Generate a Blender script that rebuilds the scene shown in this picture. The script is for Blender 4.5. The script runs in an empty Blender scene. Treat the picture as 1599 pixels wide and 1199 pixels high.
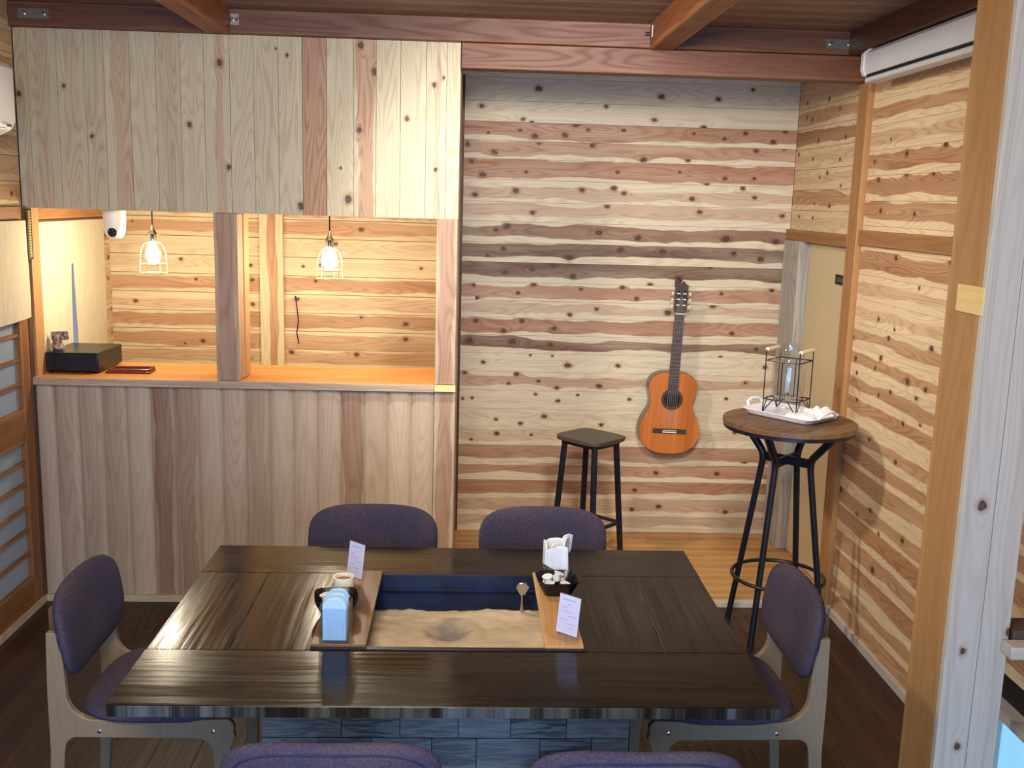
import bpy, bmesh, math, random
from mathutils import Vector, Matrix, Euler
R = math.radians
scene = bpy.context.scene
C = scene.collection

# ---------------------------------------------------------------- camera, world, lights, exposure
def make_camera():
    yaw, pit, rol = R(2.703), R(10.222), R(1.615)
    fw = Vector((math.sin(yaw)*math.cos(pit), math.cos(yaw)*math.cos(pit), -math.sin(pit)))
    rt = Vector((math.cos(yaw), -math.sin(yaw), 0)); up = rt.cross(fw)
    c, s = math.cos(rol), math.sin(rol)
    r2 = c*rt + s*up; u2 = -s*rt + c*up
    cam = bpy.data.cameras.new('camera'); o = bpy.data.objects.new('camera', cam); C.objects.link(o)
    m = Matrix.Identity(4)
    for i in range(3):
        m[i][0] = r2[i]; m[i][1] = u2[i]; m[i][2] = -fw[i]
    m[0][3], m[1][3], m[2][3] = 0, 0, 1.912
    o.matrix_world = m
    cam.sensor_width = 36; cam.lens = 1581/1599*36; cam.clip_start = .05
    scene.camera = o
make_camera()
scene.view_settings.view_transform = 'Standard'; scene.view_settings.look = 'None'
scene.view_settings.gamma = 1; scene.view_settings.use_curve_mapping = False
scene.view_settings.exposure = 0.0
w = bpy.data.worlds.new('world'); scene.world = w; w.use_nodes = True
w.node_tree.nodes['Background'].inputs[0].default_value = (.62, .75, 1, 1)
w.node_tree.nodes['Background'].inputs[1].default_value = .42

def light(name, kind, loc, energy, col, target=None, **kw):
    d = bpy.data.lights.new(name, kind); d.energy = energy; d.color = col
    for k, v in kw.items(): setattr(d, k, v)
    o = bpy.data.objects.new(name, d); C.objects.link(o); o.location = loc
    if target is not None:
        o.rotation_euler = (Vector(target)-Vector(loc)).to_track_quat('-Z', 'Y').to_euler()
    return o
# ceiling spotlight between the joists (throws the guitar's and bar table's shadows)
light('ceiling_spot', 'SPOT', (-.77, 3.68, 2.64), 170, (1, .92, .80), (1.6, 4.6, .6), spot_size=R(104), spot_blend=1., shadow_soft_size=.09)
# lamps further back in the dining room, behind the camera
light('room_lamp', 'AREA', (-.35, 1.0, 2.6), 92, (1, .90, .77), (-.3, 4.6, 1.2), size=.8)
light('alcove_spot', 'SPOT', (.60, 2.1, 2.62), 285, (1, .95, .86), (.85, 5.7, 1.38), spot_size=R(76), spot_blend=.8, shadow_soft_size=.16)
# daylight from the glazed doors behind the camera
light('daylight_doors', 'AREA', (.1, -.9, .95), 100, (.33, .57, 1), (.0, 4, .85), shape='RECTANGLE', size=2.6, size_y=1.5)

# ---------------------------------------------------------------- mesh builder
class MB:
    def __init__(s): s.v = []; s.f = []; s.m = []; s.a = {}
    def face(s, idx, mat=0, att=None):
        s.f.append(tuple(idx)); s.m.append(mat)
        if att: s.a[len(s.f)-1] = att
    def add(s, verts, faces, mat=0):
        b = len(s.v); s.v += [Vector(p) for p in verts]
        for f in faces: s.face([b+i for i in f], mat)
    def xf(s, M, start=0):
        for i in range(start, len(s.v)): s.v[i] = M @ s.v[i]
    def box(s, x0, x1, y0, y1, z0, z1, mat=0):
        s.add([(x, y, z) for z in (z0, z1) for y in (y0, y1) for x in (x0, x1)],
              [(0,2,3,1),(4,5,7,6),(0,1,5,4),(2,6,7,3),(0,4,6,2),(1,3,7,5)], mat)
    def prism(s, poly, h0, h1, frame=None, mat=0):
        """poly: 2-D outline; extruded from h0 to h1; frame maps (a,b,h) to space"""
        fr = frame or (lambda a, b, h: (a, b, h)); n = len(poly)
        s.add([fr(a, b, h0) for a, b in poly]+[fr(a, b, h1) for a, b in poly],
              [tuple(range(n))[::-1], tuple(range(n, 2*n))]+[(i, (i+1) % n, n+(i+1) % n, n+i) for i in range(n)], mat)
    def tube(s, pts, r, n=10, closed=False, mat=0, cap=True):
        pts = [Vector(p) for p in pts]; m = len(pts); rs = r if isinstance(r, (list, tuple)) else [r]*m
        V = []; F = []; ref = None
        for i, p in enumerate(pts):
            if closed: t = pts[(i+1) % m]-pts[i-1]
            else: t = pts[min(i+1, m-1)]-pts[max(i-1, 0)]
            t.normalize()
            if ref is None: ref = t.orthogonal().normalized()
            ref = (ref-t*ref.dot(t)).normalized(); b = t.cross(ref)
            for k in range(n):
                a = 2*math.pi*k/n; V.append(p+rs[i]*(math.cos(a)*ref+math.sin(a)*b))
        for i in range(m if closed else m-1):
            j = (i+1) % m
            for k in range(n):
                k2 = (k+1) % n; F.append((i*n+k, i*n+k2, j*n+k2, j*n+k))
        if cap and not closed:
            F.append(tuple(range(n))[::-1]); F.append(tuple(range((m-1)*n, m*n)))
        s.add(V, F, mat)
    def lathe(s, prof, c=(0, 0, 0), n=32, mat=0, caps=True):
        V = []; F = []
        for r, z in prof:
            for k in range(n):
                a = 2*math.pi*k/n; V.append((c[0]+r*math.cos(a), c[1]+r*math.sin(a), c[2]+z))
        for i in range(len(prof)-1):
            for k in range(n):
                k2 = (k+1) % n; F.append((i*n+k, i*n+k2, (i+1)*n+k2, (i+1)*n+k))
        if caps:
            F.append(tuple(range(n))[::-1]); F.append(tuple(range((len(prof)-1)*n, len(prof)*n)))
        s.add(V, F, mat)
    def wood_box(s, x0, x1, y0, y1, z0, z1, axis, mat=0, tone=1., light=1., seed=None, lo=None, hi=None, knots=()):
        """timber box; grain runs along axis (0,1,2)"""
        seed = random.uniform(0, 60) if seed is None else seed
        lohi = ((x0, x1), (y0, y1), (z0, z1)); b = len(s.v)
        s.v += [Vector((x, y, z)) for z in (z0, z1) for y in (y0, y1) for x in (x0, x1)]
        for f, na in (((0,2,3,1),2),((4,5,7,6),2),((0,1,5,4),1),((2,6,7,3),1),((0,4,6,2),0),((1,3,7,5),0)):
            oth = [a for a in range(3) if a != na]
            if axis in oth: ua = axis; va = [a for a in oth if a != axis][0]
            else: ua, va = oth
            wd = lohi[va][1]-lohi[va][0]
            l_ = .12*wd if lo is None else lo; h_ = .88*wd if hi is None else hi
            at = []
            for i in f:
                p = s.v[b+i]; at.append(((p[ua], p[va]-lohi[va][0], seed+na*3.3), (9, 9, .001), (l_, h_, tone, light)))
            s.face([b+i for i in f], mat, at)
    def plank(s, o, U, V, N, L, W, T, lo=.2, hi=.85, tone=1., light=1., knots=(), prof=None, mat=0, seed=None):
        """board: o corner, U along, V across, N out. knots = [(u,v,r)] in metres."""
        seed = random.uniform(0, 60) if seed is None else seed
        o, U, V, N = Vector(o), Vector(U), Vector(V), Vector(N)
        c = .0010
        if prof is None: prof = [(0, 0), (0, T-c), (c, T), (W-c, T), (W, T-c), (W, 0)]
        ks = sorted([k for k in knots if 0 < k[0] < L])
        cuts = [0]; cell = []
        for i, k in enumerate(ks):
            cell.append(k)
            if i+1 < len(ks): cuts.append((k[0]+ks[i+1][0])/2)
        cuts.append(L)
        if not cell: cell = [None]
        par = (lo*W, hi*W, tone, light); n = len(prof); b = len(s.v)
        for u in cuts:
            for v, h in prof: s.v.append(o+U*u+V*v+N*h)
        for i, k in enumerate(cell):
            for j in range(n-1):
                idx = [(i, j), (i+1, j), (i+1, j+1), (i, j+1)]; at = []
                for a, q in idx:
                    u = cuts[a]; v = prof[q][0]
                    kn = (u-k[0], v-k[1], k[2]) if k else (9, 9, .001)
                    at.append(((u, v, seed), kn, par))
                s.face([b+a*n+q for a, q in idx], mat, at)
        for a in (0, len(cuts)-1):
            s.face([b+a*n+q for q in (range(n) if a else reversed(range(n)))], mat,
                   [((0, prof[q][0], seed), (9, 9, .001), par) for q in (range(n) if a else reversed(range(n)))])
    def mesh(s, name, mats, smooth=35, merge=False):
        me = bpy.data.meshes.new(name); me.from_pydata(s.v, [], s.f)
        for m in mats: me.materials.append(m)
        me.polygons.foreach_set('material_index', s.m)
        if s.a:
            a = []; b = []; d = []
            for i, f in enumerate(s.f):
                at = s.a.get(i)
                for k in range(len(f)):
                    t = at[k] if at else ((0, 0, 0), (9, 9, .001), (.01, .05, 1, 1))
                    a += t[0]; b += t[1]; d += t[2]
            me.attributes.new('wuv', 'FLOAT_VECTOR', 'CORNER').data.foreach_set('vector', a)
            me.attributes.new('knot', 'FLOAT_VECTOR', 'CORNER').data.foreach_set('vector', b)
            me.attributes.new('par', 'FLOAT_COLOR', 'CORNER').data.foreach_set('color', d)
        bm = bmesh.new(); bm.from_mesh(me)
        if merge: bmesh.ops.remove_doubles(bm, verts=bm.verts, dist=1e-5)
        bmesh.ops.recalc_face_normals(bm, faces=bm.faces)
        if smooth:
            for f in bm.faces: f.smooth = True
            for e in bm.edges:
                if len(e.link_faces) == 2 and e.calc_face_angle(0) > R(smooth): e.smooth = False
        bm.to_mesh(me); bm.free(); me.update()
        return me

def obj(name, mb, mats, parent=None, bevel=0, sub=0, smooth=35, world=False, merge=False, seg=2):
    if not isinstance(mats, (list, tuple)): mats = [mats]
    o = bpy.data.objects.new(name, mb.mesh(name, mats, smooth, merge)); C.objects.link(o)
    if parent is not None:
        o.parent = parent
        if world: o.location = -parent.location
    if bevel:
        m = o.modifiers.new('bevel', 'BEVEL'); m.width = bevel; m.segments = seg; m.limit_method = 'ANGLE'; m.angle_limit = R(40)
        m.harden_normals = False
    if sub:
        m = o.modifiers.new('subd', 'SUBSURF'); m.levels = sub; m.render_levels = sub
    return o
def tag(o, label, cat, group=None):
    o['label'] = label; o['category'] = cat
    if group: o['group'] = group
    return o
def thing(name, label, cat, loc=(0, 0, 0), rz=0, group=None):
    o = bpy.data.objects.new(name, None); C.objects.link(o); o.empty_display_size = .05
    o.location = loc; o.rotation_euler = (0, 0, rz); return tag(o, label, cat, group)
def struct(o): o['kind'] = 'structure'; return o
def dup(root, loc, rz=0, label=None, name=None):
    r = root.copy(); C.objects.link(r); r.location = loc; r.rotation_euler = (0, 0, rz)
    if label: r['label'] = label
    for ch in list(root.children):
        c = ch.copy(); C.objects.link(c); c.parent = r
        for g in ch.children:
            d = g.copy(); C.objects.link(d); d.parent = c
    return r

# ---------------------------------------------------------------- materials
def srgb(*c):
    return tuple((x/255/12.92 if x/255 <= .04045 else ((x/255+.055)/1.055)**2.4) for x in c)+(1,)
class NT:
    def __init__(s, name):
        s.mat = bpy.data.materials.new(name); s.mat.use_nodes = True; s.t = s.mat.node_tree; s.n = s.t.nodes
        s.bsdf = s.n['Principled BSDF']; s.out = s.n['Material Output']
    def new(s, typ, ins=None, **kw):
        n = s.n.new(typ)
        for k, v in kw.items(): setattr(n, k, v)
        for k, v in (ins or {}).items(): s.put(n.inputs[k], v)
        return n
    def put(s, sock, v):
        if isinstance(v, bpy.types.NodeSocket): s.t.links.new(v, sock)
        elif isinstance(v, bpy.types.Node): s.t.links.new(v.outputs[0], sock)
        else: sock.default_value = v
    def m(s, op, a, b=0., c=0.):
        n = s.new('ShaderNodeMath', operation=op); s.put(n.inputs[0], a); s.put(n.inputs[1], b); s.put(n.inputs[2], c); return n.outputs[0]
    def ss(s, x, a, b, o0=0., o1=1.):
        n = s.new('ShaderNodeMapRange', interpolation_type='SMOOTHSTEP'); s.put(n.inputs[0], x); s.put(n.inputs[1], a); s.put(n.inputs[2], b)
        s.put(n.inputs[3], o0); s.put(n.inputs[4], o1); return n.outputs[0]
    def mix(s, f, a, b, mode='MIX'):
        n = s.new('ShaderNodeMix', data_type='RGBA', blend_type=mode); s.put(n.inputs[0], f); s.put(n.inputs[6], a); s.put(n.inputs[7], b); return n.outputs[2]
    def noise(s, vec, scale=1., detail=2., rough=.5, dist=0.):
        n = s.new('ShaderNodeTexNoise'); s.put(n.inputs['Vector'], vec); n.inputs['Scale'].default_value = scale
        n.inputs['Detail'].default_value = detail; n.inputs['Roughness'].default_value = rough; n.inputs['Distortion'].default_value = dist
        return n.outputs[0]
    def comb(s, x, y, z):
        n = s.new('ShaderNodeCombineXYZ'); s.put(n.inputs[0], x); s.put(n.inputs[1], y); s.put(n.inputs[2], z); return n.outputs[0]
    def set(s, **kw):
        for k, v in kw.items(): s.put(s.bsdf.inputs[k.replace('_', ' ')], v)
    def bump(s, h, strength=.2, dist=.01):
        b = s.new('ShaderNodeBump'); b.inputs['Strength'].default_value = strength; b.inputs['Distance'].default_value = dist
        s.put(b.inputs['Height'], h); s.put(s.bsdf.inputs['Normal'], b.outputs[0])

def wood(name, sap, heart, ring=.30, rings=9., rough=.55, dark=None, coat=0, wob=.03, fine=.12, darkline=(.55, .40, .30)):
    t = NT(name)
    a = t.new('ShaderNodeAttribute', attribute_name='wuv'); k = t.new('ShaderNodeAttribute', attribute_name='knot'); p = t.new('ShaderNodeAttribute', attribute_name='par')
    sa = t.new('ShaderNodeSeparateXYZ', {0: a.outputs['Vector']}); u, v, sd = sa.outputs
    sk = t.new('ShaderNodeSeparateXYZ', {0: k.outputs['Vector']}); ku, kv, kr = sk.outputs
    sp = t.new('ShaderNodeSeparateColor', {0: p.outputs['Color']}); lo, hi, tone = sp.outputs; lightv = p.outputs['Alpha']
    sd7 = t.m('MULTIPLY', sd, 7.31)
    # knot distance, in knot radii (slightly stretched along the grain)
    rr = t.m('ADD', t.m('POWER', t.m('MULTIPLY', ku, .78), 2.), t.m('POWER', kv, 2.))
    kd0 = t.m('DIVIDE', t.m('SQRT', rr), kr)
    jit = t.m('MULTIPLY', t.m('SUBTRACT', t.noise(t.comb(t.m('MULTIPLY', u, 45), t.m('MULTIPLY', v, 60), sd7), 1., 1.), .5), .9)
    kd = t.m('ADD', kd0, jit)
    rr2 = t.m('ADD', t.m('POWER', t.m('MULTIPLY', ku, .42), 2.), t.m('POWER', kv, 2.))
    kinf = t.m('MAXIMUM', t.m('SUBTRACT', t.m('MULTIPLY', t.m('EXPONENT', t.m('MULTIPLY', t.m('DIVIDE', t.m('SQRT', rr2), kr), -.9)), 1.15), .10), 0.)
    # growth rings as contour lines of a stretched noise
    n1 = t.noise(t.comb(t.m('MULTIPLY', u, .9), t.m('MULTIPLY', v, 9.), sd7), 1., 1.4, .45)
    n2 = t.noise(t.comb(t.m('MULTIPLY', u, 5.), t.m('MULTIPLY', v, 14.), t.m('ADD', sd7, 3.)), 1., 2.)
    field = t.m('ADD', t.m('MULTIPLY', n1, rings*2.2), t.m('MULTIPLY', kinf, 2.2))
    field = t.m('ADD', field, t.m('MULTIPLY', n2, .5)); field = t.m('ADD', field, t.m('MULTIPLY', v, 14.))
    sn = t.m('SINE', t.m('MULTIPLY', field, 6.283)); rg = t.m('POWER', t.m('MULTIPLY_ADD', sn, .5, .5), 2.2)
    fg = t.noise(t.comb(t.m('MULTIPLY', u, 5.), t.m('MULTIPLY', v, 260.), sd7), 1., 2., .6)
    bl = t.noise(t.comb(t.m('MULTIPLY', u, 1.7), t.m('MULTIPLY', v, 16.), t.m('ADD', sd7, 9.)), 1., 2.)
    # heartwood band
    w1 = t.m('MULTIPLY', t.m('SUBTRACT', t.noise(t.comb(t.m('MULTIPLY', u, 2.1), t.m('ADD', sd7, 1.), 0.), 1., 3., .55), .5), wob*2.6)
    w2 = t.m('MULTIPLY', t.m('SUBTRACT', t.noise(t.comb(t.m('MULTIPLY', u, 2.1), t.m('ADD', sd7, 5.), 0.), 1., 3., .55), .5), wob*2.6)
    kp = t.m('MULTIPLY', kinf, .028)
    l1 = t.m('SUBTRACT', t.m('ADD', lo, w1), kp); h1 = t.m('ADD', t.m('ADD', hi, w2), kp)
    hm = t.m('MULTIPLY', t.ss(v, t.m('SUBTRACT', l1, .003), t.m('ADD', l1, .004)), t.m('SUBTRACT', 1., t.ss(v, t.m('SUBTRACT', h1, .004), t.m('ADD', h1, .003))))
    hm = t.m('MULTIPLY', hm, t.m('MULTIPLY_ADD', bl, .7, .5)); hm = t.m('MINIMUM', t.m('MULTIPLY', hm, t.m('MINIMUM', tone, 1.)), 1.)
    dk = t.m('MAXIMUM', t.m('SUBTRACT', tone, 1.), 0.)
    hcol = t.mix(dk, heart, dark or tuple(x*.45 for x in heart[:3])+(1,))
    col = t.mix(hm, sap, hcol)
    col = t.mix(t.m('MULTIPLY', rg, t.m('MULTIPLY_ADD', hm, ring*.5, ring*.7)), col, darkline+(1,), 'MULTIPLY')
    col = t.mix(t.m('MULTIPLY', fg, fine*2), col, darkline+(1,), 'MULTIPLY')
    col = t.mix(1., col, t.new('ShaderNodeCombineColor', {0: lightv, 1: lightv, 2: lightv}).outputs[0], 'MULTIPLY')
    halo = t.m('MULTIPLY', t.m('SUBTRACT', 1., t.ss(kd, .9, 2.0)), .55); col = t.mix(halo, col, (.60, .38, .28, 1), 'MULTIPLY')
    core = t.m('SUBTRACT', 1., t.ss(kd, .62, 1.02)); col = t.mix(t.m('MULTIPLY', core, .93), col, t.mix(t.ss(kd, .1, .7), srgb(92, 55, 42), srgb(52, 30, 26)))
    t.set(Base_Color=col, Roughness=t.m('MULTIPLY_ADD', rg, .1, rough)); t.bsdf.inputs['Coat Weight'].default_value = coat; t.bsdf.inputs['Coat Roughness'].default_value = .25
    t.bump(t.m('ADD', t.m('MULTIPLY', rg, .5), fg), .12, .002)
    return t.mat

def plain(name, col, rough=.5, metal=0., noise=0., nscale=40., bump=0., coat=0., sheen=0., emit=None, es=0., stretch=(1, 1, 1), spec=.5, col2=None):
    t = NT(name); t.set(Roughness=rough, Metallic=metal)
    t.bsdf.inputs['Specular IOR Level'].default_value = spec
    tc = t.new('ShaderNodeTexCoord'); mp = t.new('ShaderNodeMapping', {0: tc.outputs['Object'], 'Scale': stretch})
    n = t.noise(mp.outputs[0], nscale, 3.)
    c2 = col2 or tuple(max(0, x*(1-noise)) for x in col[:3])+(1,)
    t.set(Base_Color=t.mix(t.ss(n, .35, .65), col, c2))
    if bump: t.bump(n, bump, .002)
    t.bsdf.inputs['Coat Weight'].default_value = coat
    if sheen: t.bsdf.inputs['Sheen Weight'].default_value = sheen
    if emit: t.set(Emission_Color=emit, Emission_Strength=es)
    return t.mat

SAP = srgb(214, 197, 168); HEART = srgb(188, 138, 108)
M = {}
M['wall'] = wood('knotty cedar boards', srgb(228, 215, 186), srgb(176, 125, 92), ring=.34, wob=.038, dark=srgb(84, 56, 42))
M['wallR'] = wood('knotty cedar side boards', srgb(230, 206, 166), srgb(180, 130, 90), ring=.42, rings=12, dark=srgb(104, 66, 40))
M['niche'] = wood('cedar boards in the serving hatch', srgb(226, 204, 158), srgb(196, 142, 96), ring=.36, dark=srgb(120, 76, 44))
M['panel'] = wood('pale cedar panel', srgb(204, 193, 162), srgb(182, 138, 106), ring=.42, rings=11, dark=srgb(150, 105, 80))
M['counter'] = wood('counter cladding', srgb(196, 176, 152), srgb(168, 132, 106), ring=.28, rings=6, dark=srgb(130, 92, 70), fine=.14)
M['post'] = wood('cedar post', srgb(196, 170, 140), srgb(170, 132, 108), ring=.35, rings=6)
M['whitepost'] = wood('whitish planed post', srgb(198, 190, 178), srgb(186, 175, 158), ring=.3, rings=5, darkline=(.62, .56, .5), wob=.01)
M['greypost'] = wood('grey weathered jamb', srgb(190, 186, 178), srgb(176, 168, 156), ring=.5, rings=7, darkline=(.5, .46, .42))
M['trim'] = wood('brown timber trim', srgb(176, 130, 80), srgb(164, 116, 70), ring=.2, rings=4, wob=.01)
M['yellowpost'] = wood('yellow-brown pillar timber', srgb(184, 142, 90), srgb(172, 128, 78), ring=.16, rings=4, wob=.01)
M['beam'] = wood('red-brown beam', srgb(124, 80, 56), srgb(108, 66, 45), ring=.35, rings=6, rough=.5)
M['shojiwood'] = wood('brown shoji frame wood', srgb(160, 112, 64), srgb(138, 90, 48), ring=.2, rings=4)
M['joist'] = wood('orange-brown joist', srgb(164, 106, 60), srgb(138, 80, 42), ring=.35, rings=5)
M['ceil'] = wood('ceiling boards', srgb(140, 112, 90), srgb(122, 92, 72), ring=.3, rings=6)
M['ledge'] = wood('varnished ledge with orange light tint', srgb(214, 150, 78), srgb(200, 124, 56), ring=.2, rings=3, rough=.35, wob=.01)  # orange glow of the bulbs is put into the wood colour
M['floorL'] = wood('light oak floor', srgb(206, 160, 98), srgb(190, 138, 78), ring=.25, rings=4, rough=.35)
M['floorD'] = wood('dark brown floor', srgb(66, 42, 28), srgb(54, 32, 20), ring=.3, rings=5, rough=.42, fine=.3)
M['tray'] = wood('tray board wood', srgb(214, 170, 112), srgb(196, 144, 84), ring=.25, rings=4, rough=.4)
M['traydark'] = wood('brown tray board wood', srgb(122, 90, 60), srgb(106, 74, 48), ring=.25, rings=4, rough=.4)
M['bartop'] = wood('bar table top wood', srgb(124, 94, 62), srgb(106, 76, 48), ring=.45, rings=7, rough=.38)
M['beech'] = plain('pale plywood chair frame', srgb(136, 116, 92), .45, noise=.10, nscale=14, stretch=(8, 1, 1))
M['white'] = plain('white plastic', srgb(232, 230, 222), .4, noise=.03, nscale=5)
M['whitescreen'] = plain('white painted housing', srgb(206, 208, 212), .35, noise=.03, nscale=5)
M['black'] = plain('black powder coated metal', srgb(20, 22, 32), .35, noise=.2, nscale=30)
M['blackplastic'] = plain('black plastic', srgb(12, 12, 20), .32, noise=.2, nscale=8)
M['blackhole'] = plain('matte black', srgb(10, 9, 9), .7)
M['steel'] = plain('galvanised steel', srgb(150, 156, 150), .35, metal=.9, noise=.15, nscale=60)
M['chrome'] = plain('chrome', srgb(205, 205, 205), .18, metal=1.)
M['brassy'] = plain('brass wire', srgb(214, 180, 110), .3, metal=.6)
M['pitsteel'] = plain('dark steel liner', srgb(30, 46, 82), .4, metal=.1, noise=.4, nscale=9)
M['seattop'] = plain('dark brown stool seat', srgb(78, 68, 60), .4, noise=.25, nscale=30, stretch=(1, 6, 1))
M['door'] = plain('beige door panel', srgb(206, 186, 146), .6, noise=.04, nscale=3)
M['paper'] = plain('white napkin paper', srgb(236, 240, 246), .8, noise=.08, nscale=60, stretch=(4, 4, .3), bump=.3)
M['card'] = plain('pale card with blue light tint', srgb(206, 208, 238), .5, noise=.02)  # bluish daylight on the card is put into its colour
M['print'] = plain('grey printed lines', srgb(176, 180, 214), .6)
M['cream'] = plain('cream pod', srgb(238, 234, 222), .35)
M['ceramic'] = plain('white glazed tray', srgb(236, 234, 240), .22, coat=.3)
M['cloth'] = plain('white towel cloth', srgb(240, 238, 240), .85, noise=.05, nscale=80, bump=.4)
M['leather'] = plain('red-brown leather', srgb(104, 48, 34), .35, noise=.2, nscale=30)
M['ornament'] = plain('speckled brown carving', srgb(96, 66, 50), .45, col2=srgb(176, 160, 146), nscale=75)
M['fretwood'] = plain('dark fretboard', srgb(74, 54, 52), .4, noise=.2, nscale=12, stretch=(20, 1, 1))
M['guitarside'] = plain('dark guitar sides', srgb(66, 44, 36), .3, noise=.25, nscale=10, coat=.4)
M['rosette'] = plain('rosette inlay', srgb(92, 66, 40), .35, noise=.4, nscale=300)
M['bone'] = plain('bone white', srgb(230, 222, 200), .4)
M['string'] = plain('nylon string', srgb(176, 168, 160), .4)
M['bead'] = plain('cream wooden dowel', srgb(232, 216, 180), .5)
M['plug'] = wood('pale cut timber plug', srgb(236, 208, 140), srgb(232, 200, 130), ring=.1, rings=3)
M['tape'] = plain('black and gold strip', srgb(22, 18, 12), .45)
M['gold'] = plain('gold lettering', srgb(206, 168, 70), .4)
M['rubber'] = plain('dark rubber', srgb(24, 22, 30), .8)

def fabric(name, a, b):
    t = NT(name); tc = t.new('ShaderNodeTexCoord')
    wv = [t.new('ShaderNodeTexWave', {0: tc.outputs['Object'], 'Scale': 190., 'Distortion': .6}, bands_direction=d) for d in 'YZ']
    n = t.noise(tc.outputs['Object'], 160., 3., .7); n2 = t.noise(tc.outputs['Object'], 7., 2.)
    h = t.m('ADD', t.m('MULTIPLY', wv[0].outputs['Fac'], wv[1].outputs['Fac']), n)
    t.set(Base_Color=t.mix(t.ss(t.m('ADD', n, t.m('MULTIPLY', t.m('SUBTRACT', n2, .5), .3)), .35, .68), a, b), Roughness=.9)
    t.bsdf.inputs['Specular IOR Level'].default_value = .2
    t.bump(h, .35, .001); return t.mat
M['fabric'] = fabric('blue-grey woven upholstery', srgb(58, 53, 76), srgb(82, 70, 76))
M['piping'] = plain('navy piping', srgb(34, 34, 66), .8)

def noren_mat():
    t = NT('cream linen'); tc = t.new('ShaderNodeTexCoord')
    n = t.noise(t.new('ShaderNodeMapping', {0: tc.outputs['Object'], 'Scale': (60, 60, 3)}).outputs[0], 3., 4., .7)
    t.set(Base_Color=t.mix(t.ss(n, .3, .7), srgb(226, 214, 184), srgb(204, 192, 158)), Roughness=.9)
    t.bump(n, .2, .001); return t.mat
M['linen'] = noren_mat()

def thin_glass(name, tint=(.95, .97, .97), base=.05, rough=.02, spec=1.0):
    t = NT(name); t.n.remove(t.bsdf)
    tr = t.new('ShaderNodeBsdfTransparent', {0: tint+(1,)}); gl = t.new('ShaderNodeBsdfGlossy', {0: (1, 1, 1, 1), 'Roughness': rough})
    fr = t.new('ShaderNodeLayerWeight', {0: .5}); f = t.m('MULTIPLY_ADD', t.m('POWER', fr.outputs['Facing'], 2.5), .55*spec, base)
    mx = t.new('ShaderNodeMixShader', {0: f, 1: tr.outputs[0], 2: gl.outputs[0]}); t.put(t.out.inputs[0], mx.outputs[0]); return t.mat
M['glass'] = thin_glass('clear glass', (.93, .95, .95), .07)
M['acrylic'] = thin_glass('clear acrylic', (.96, .97, 1), .06, .03)

def shoji_mat():
    t = NT('blue-grey frosted pane'); t.set(Base_Color=srgb(140, 156, 168), Roughness=.4)
    t.set(Emission_Color=(.35, .45, .55, 1), Emission_Strength=.04); return t.mat  # slight emission painted in as daylight glow on the pane
M['shoji'] = shoji_mat()
def pane_mat():
    t = NT('daylit pane'); t.set(Base_Color=srgb(150, 190, 220), Roughness=.2, Emission_Color=(.25, .65, .95, 1), Emission_Strength=.75); return t.mat
M['pane'] = pane_mat()
def bulb_mat():
    t = NT('lit bulb'); t.set(Base_Color=(1, .9, .7, 1), Emission_Color=(1, .87, .64, 1), Emission_Strength=360.); return t.mat
M['bulb'] = bulb_mat()

def sand_mat():
    t = NT('hearth ash sand'); tc = t.new('ShaderNodeTexCoord'); n = t.noise(tc.outputs['Object'], 220., 4., .7); n2 = t.noise(tc.outputs['Object'], 7., 3.)
    c = t.mix(t.ss(n2, .35, .65), srgb(224, 202, 168), srgb(200, 182, 152)); c = t.mix(t.m('MULTIPLY', n, .35), c, srgb(120, 100, 78))
    # the grey burnt patch in the middle
    s = t.new('ShaderNodeSeparateXYZ', {0: tc.outputs['Object']})
    d = t.m('SQRT', t.m('ADD', t.m('POWER', t.m('SUBTRACT', s.outputs[0], 0.), 2.), t.m('POWER', t.m('MULTIPLY', s.outputs[1], .7), 2.)))
    d = t.m('ADD', d, t.m('MULTIPLY', t.m('SUBTRACT', t.noise(tc.outputs['Object'], 18., 3.), .5), .08))
    c = t.mix(t.m('MULTIPLY', t.m('SUBTRACT', 1., t.ss(d, .02, .085)), .8), c, srgb(112, 106, 110))
    t.set(Base_Color=c, Roughness=.95); t.bump(n, .5, .003); return t.mat
M['sand'] = sand_mat()

def tablewood():
    t = NT('glossy dark stained table wood'); a = t.new('ShaderNodeAttribute', attribute_name='wuv')
    sa = t.new('ShaderNodeSeparateXYZ', {0: a.outputs['Vector']}); u, v, sd = sa.outputs; s7 = t.m('MULTIPLY', sd, 5.1)
    g = t.noise(t.comb(t.m('MULTIPLY', u, 1.6), t.m('MULTIPLY', v, 26.), s7), 1., 4., .6)
    st = t.noise(t.comb(t.m('MULTIPLY', u, 2.2), t.m('MULTIPLY', v, 70.), s7), 1., 3., .6)
    big = t.noise(t.comb(t.m('MULTIPLY', u, 1.3), t.m('MULTIPLY', v, 5.), s7), 1., 2.)
    edge = t.m('MULTIPLY', t.m('LESS_THAN', v, .0012), t.ss(t.noise(t.comb(t.m('MULTIPLY', u, 11.), 0., s7), 1., 5., .7), .42, .62, .05, 1.))
    t.bsdf.inputs['IOR'].default_value = 1.32
    t.set(Base_Color=t.mix(t.m('MULTIPLY', edge, .8), t.mix(t.ss(g, .3, .72), srgb(13, 9, 7), srgb(38, 27, 18)), srgb(96, 102, 104)), Roughness=t.ss(t.m('ADD', t.m('MULTIPLY', st, .65), t.m('MULTIPLY', big, .35)), .34, .68, .09, .30))
    t.bsdf.inputs['Coat Weight'].default_value = .0; t.bsdf.inputs['Coat Roughness'].default_value = .2
    t.bump(t.m('ADD', st, t.m('MULTIPLY', g, .7)), .14, .0018); return t.mat
M['table'] = tablewood()
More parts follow.
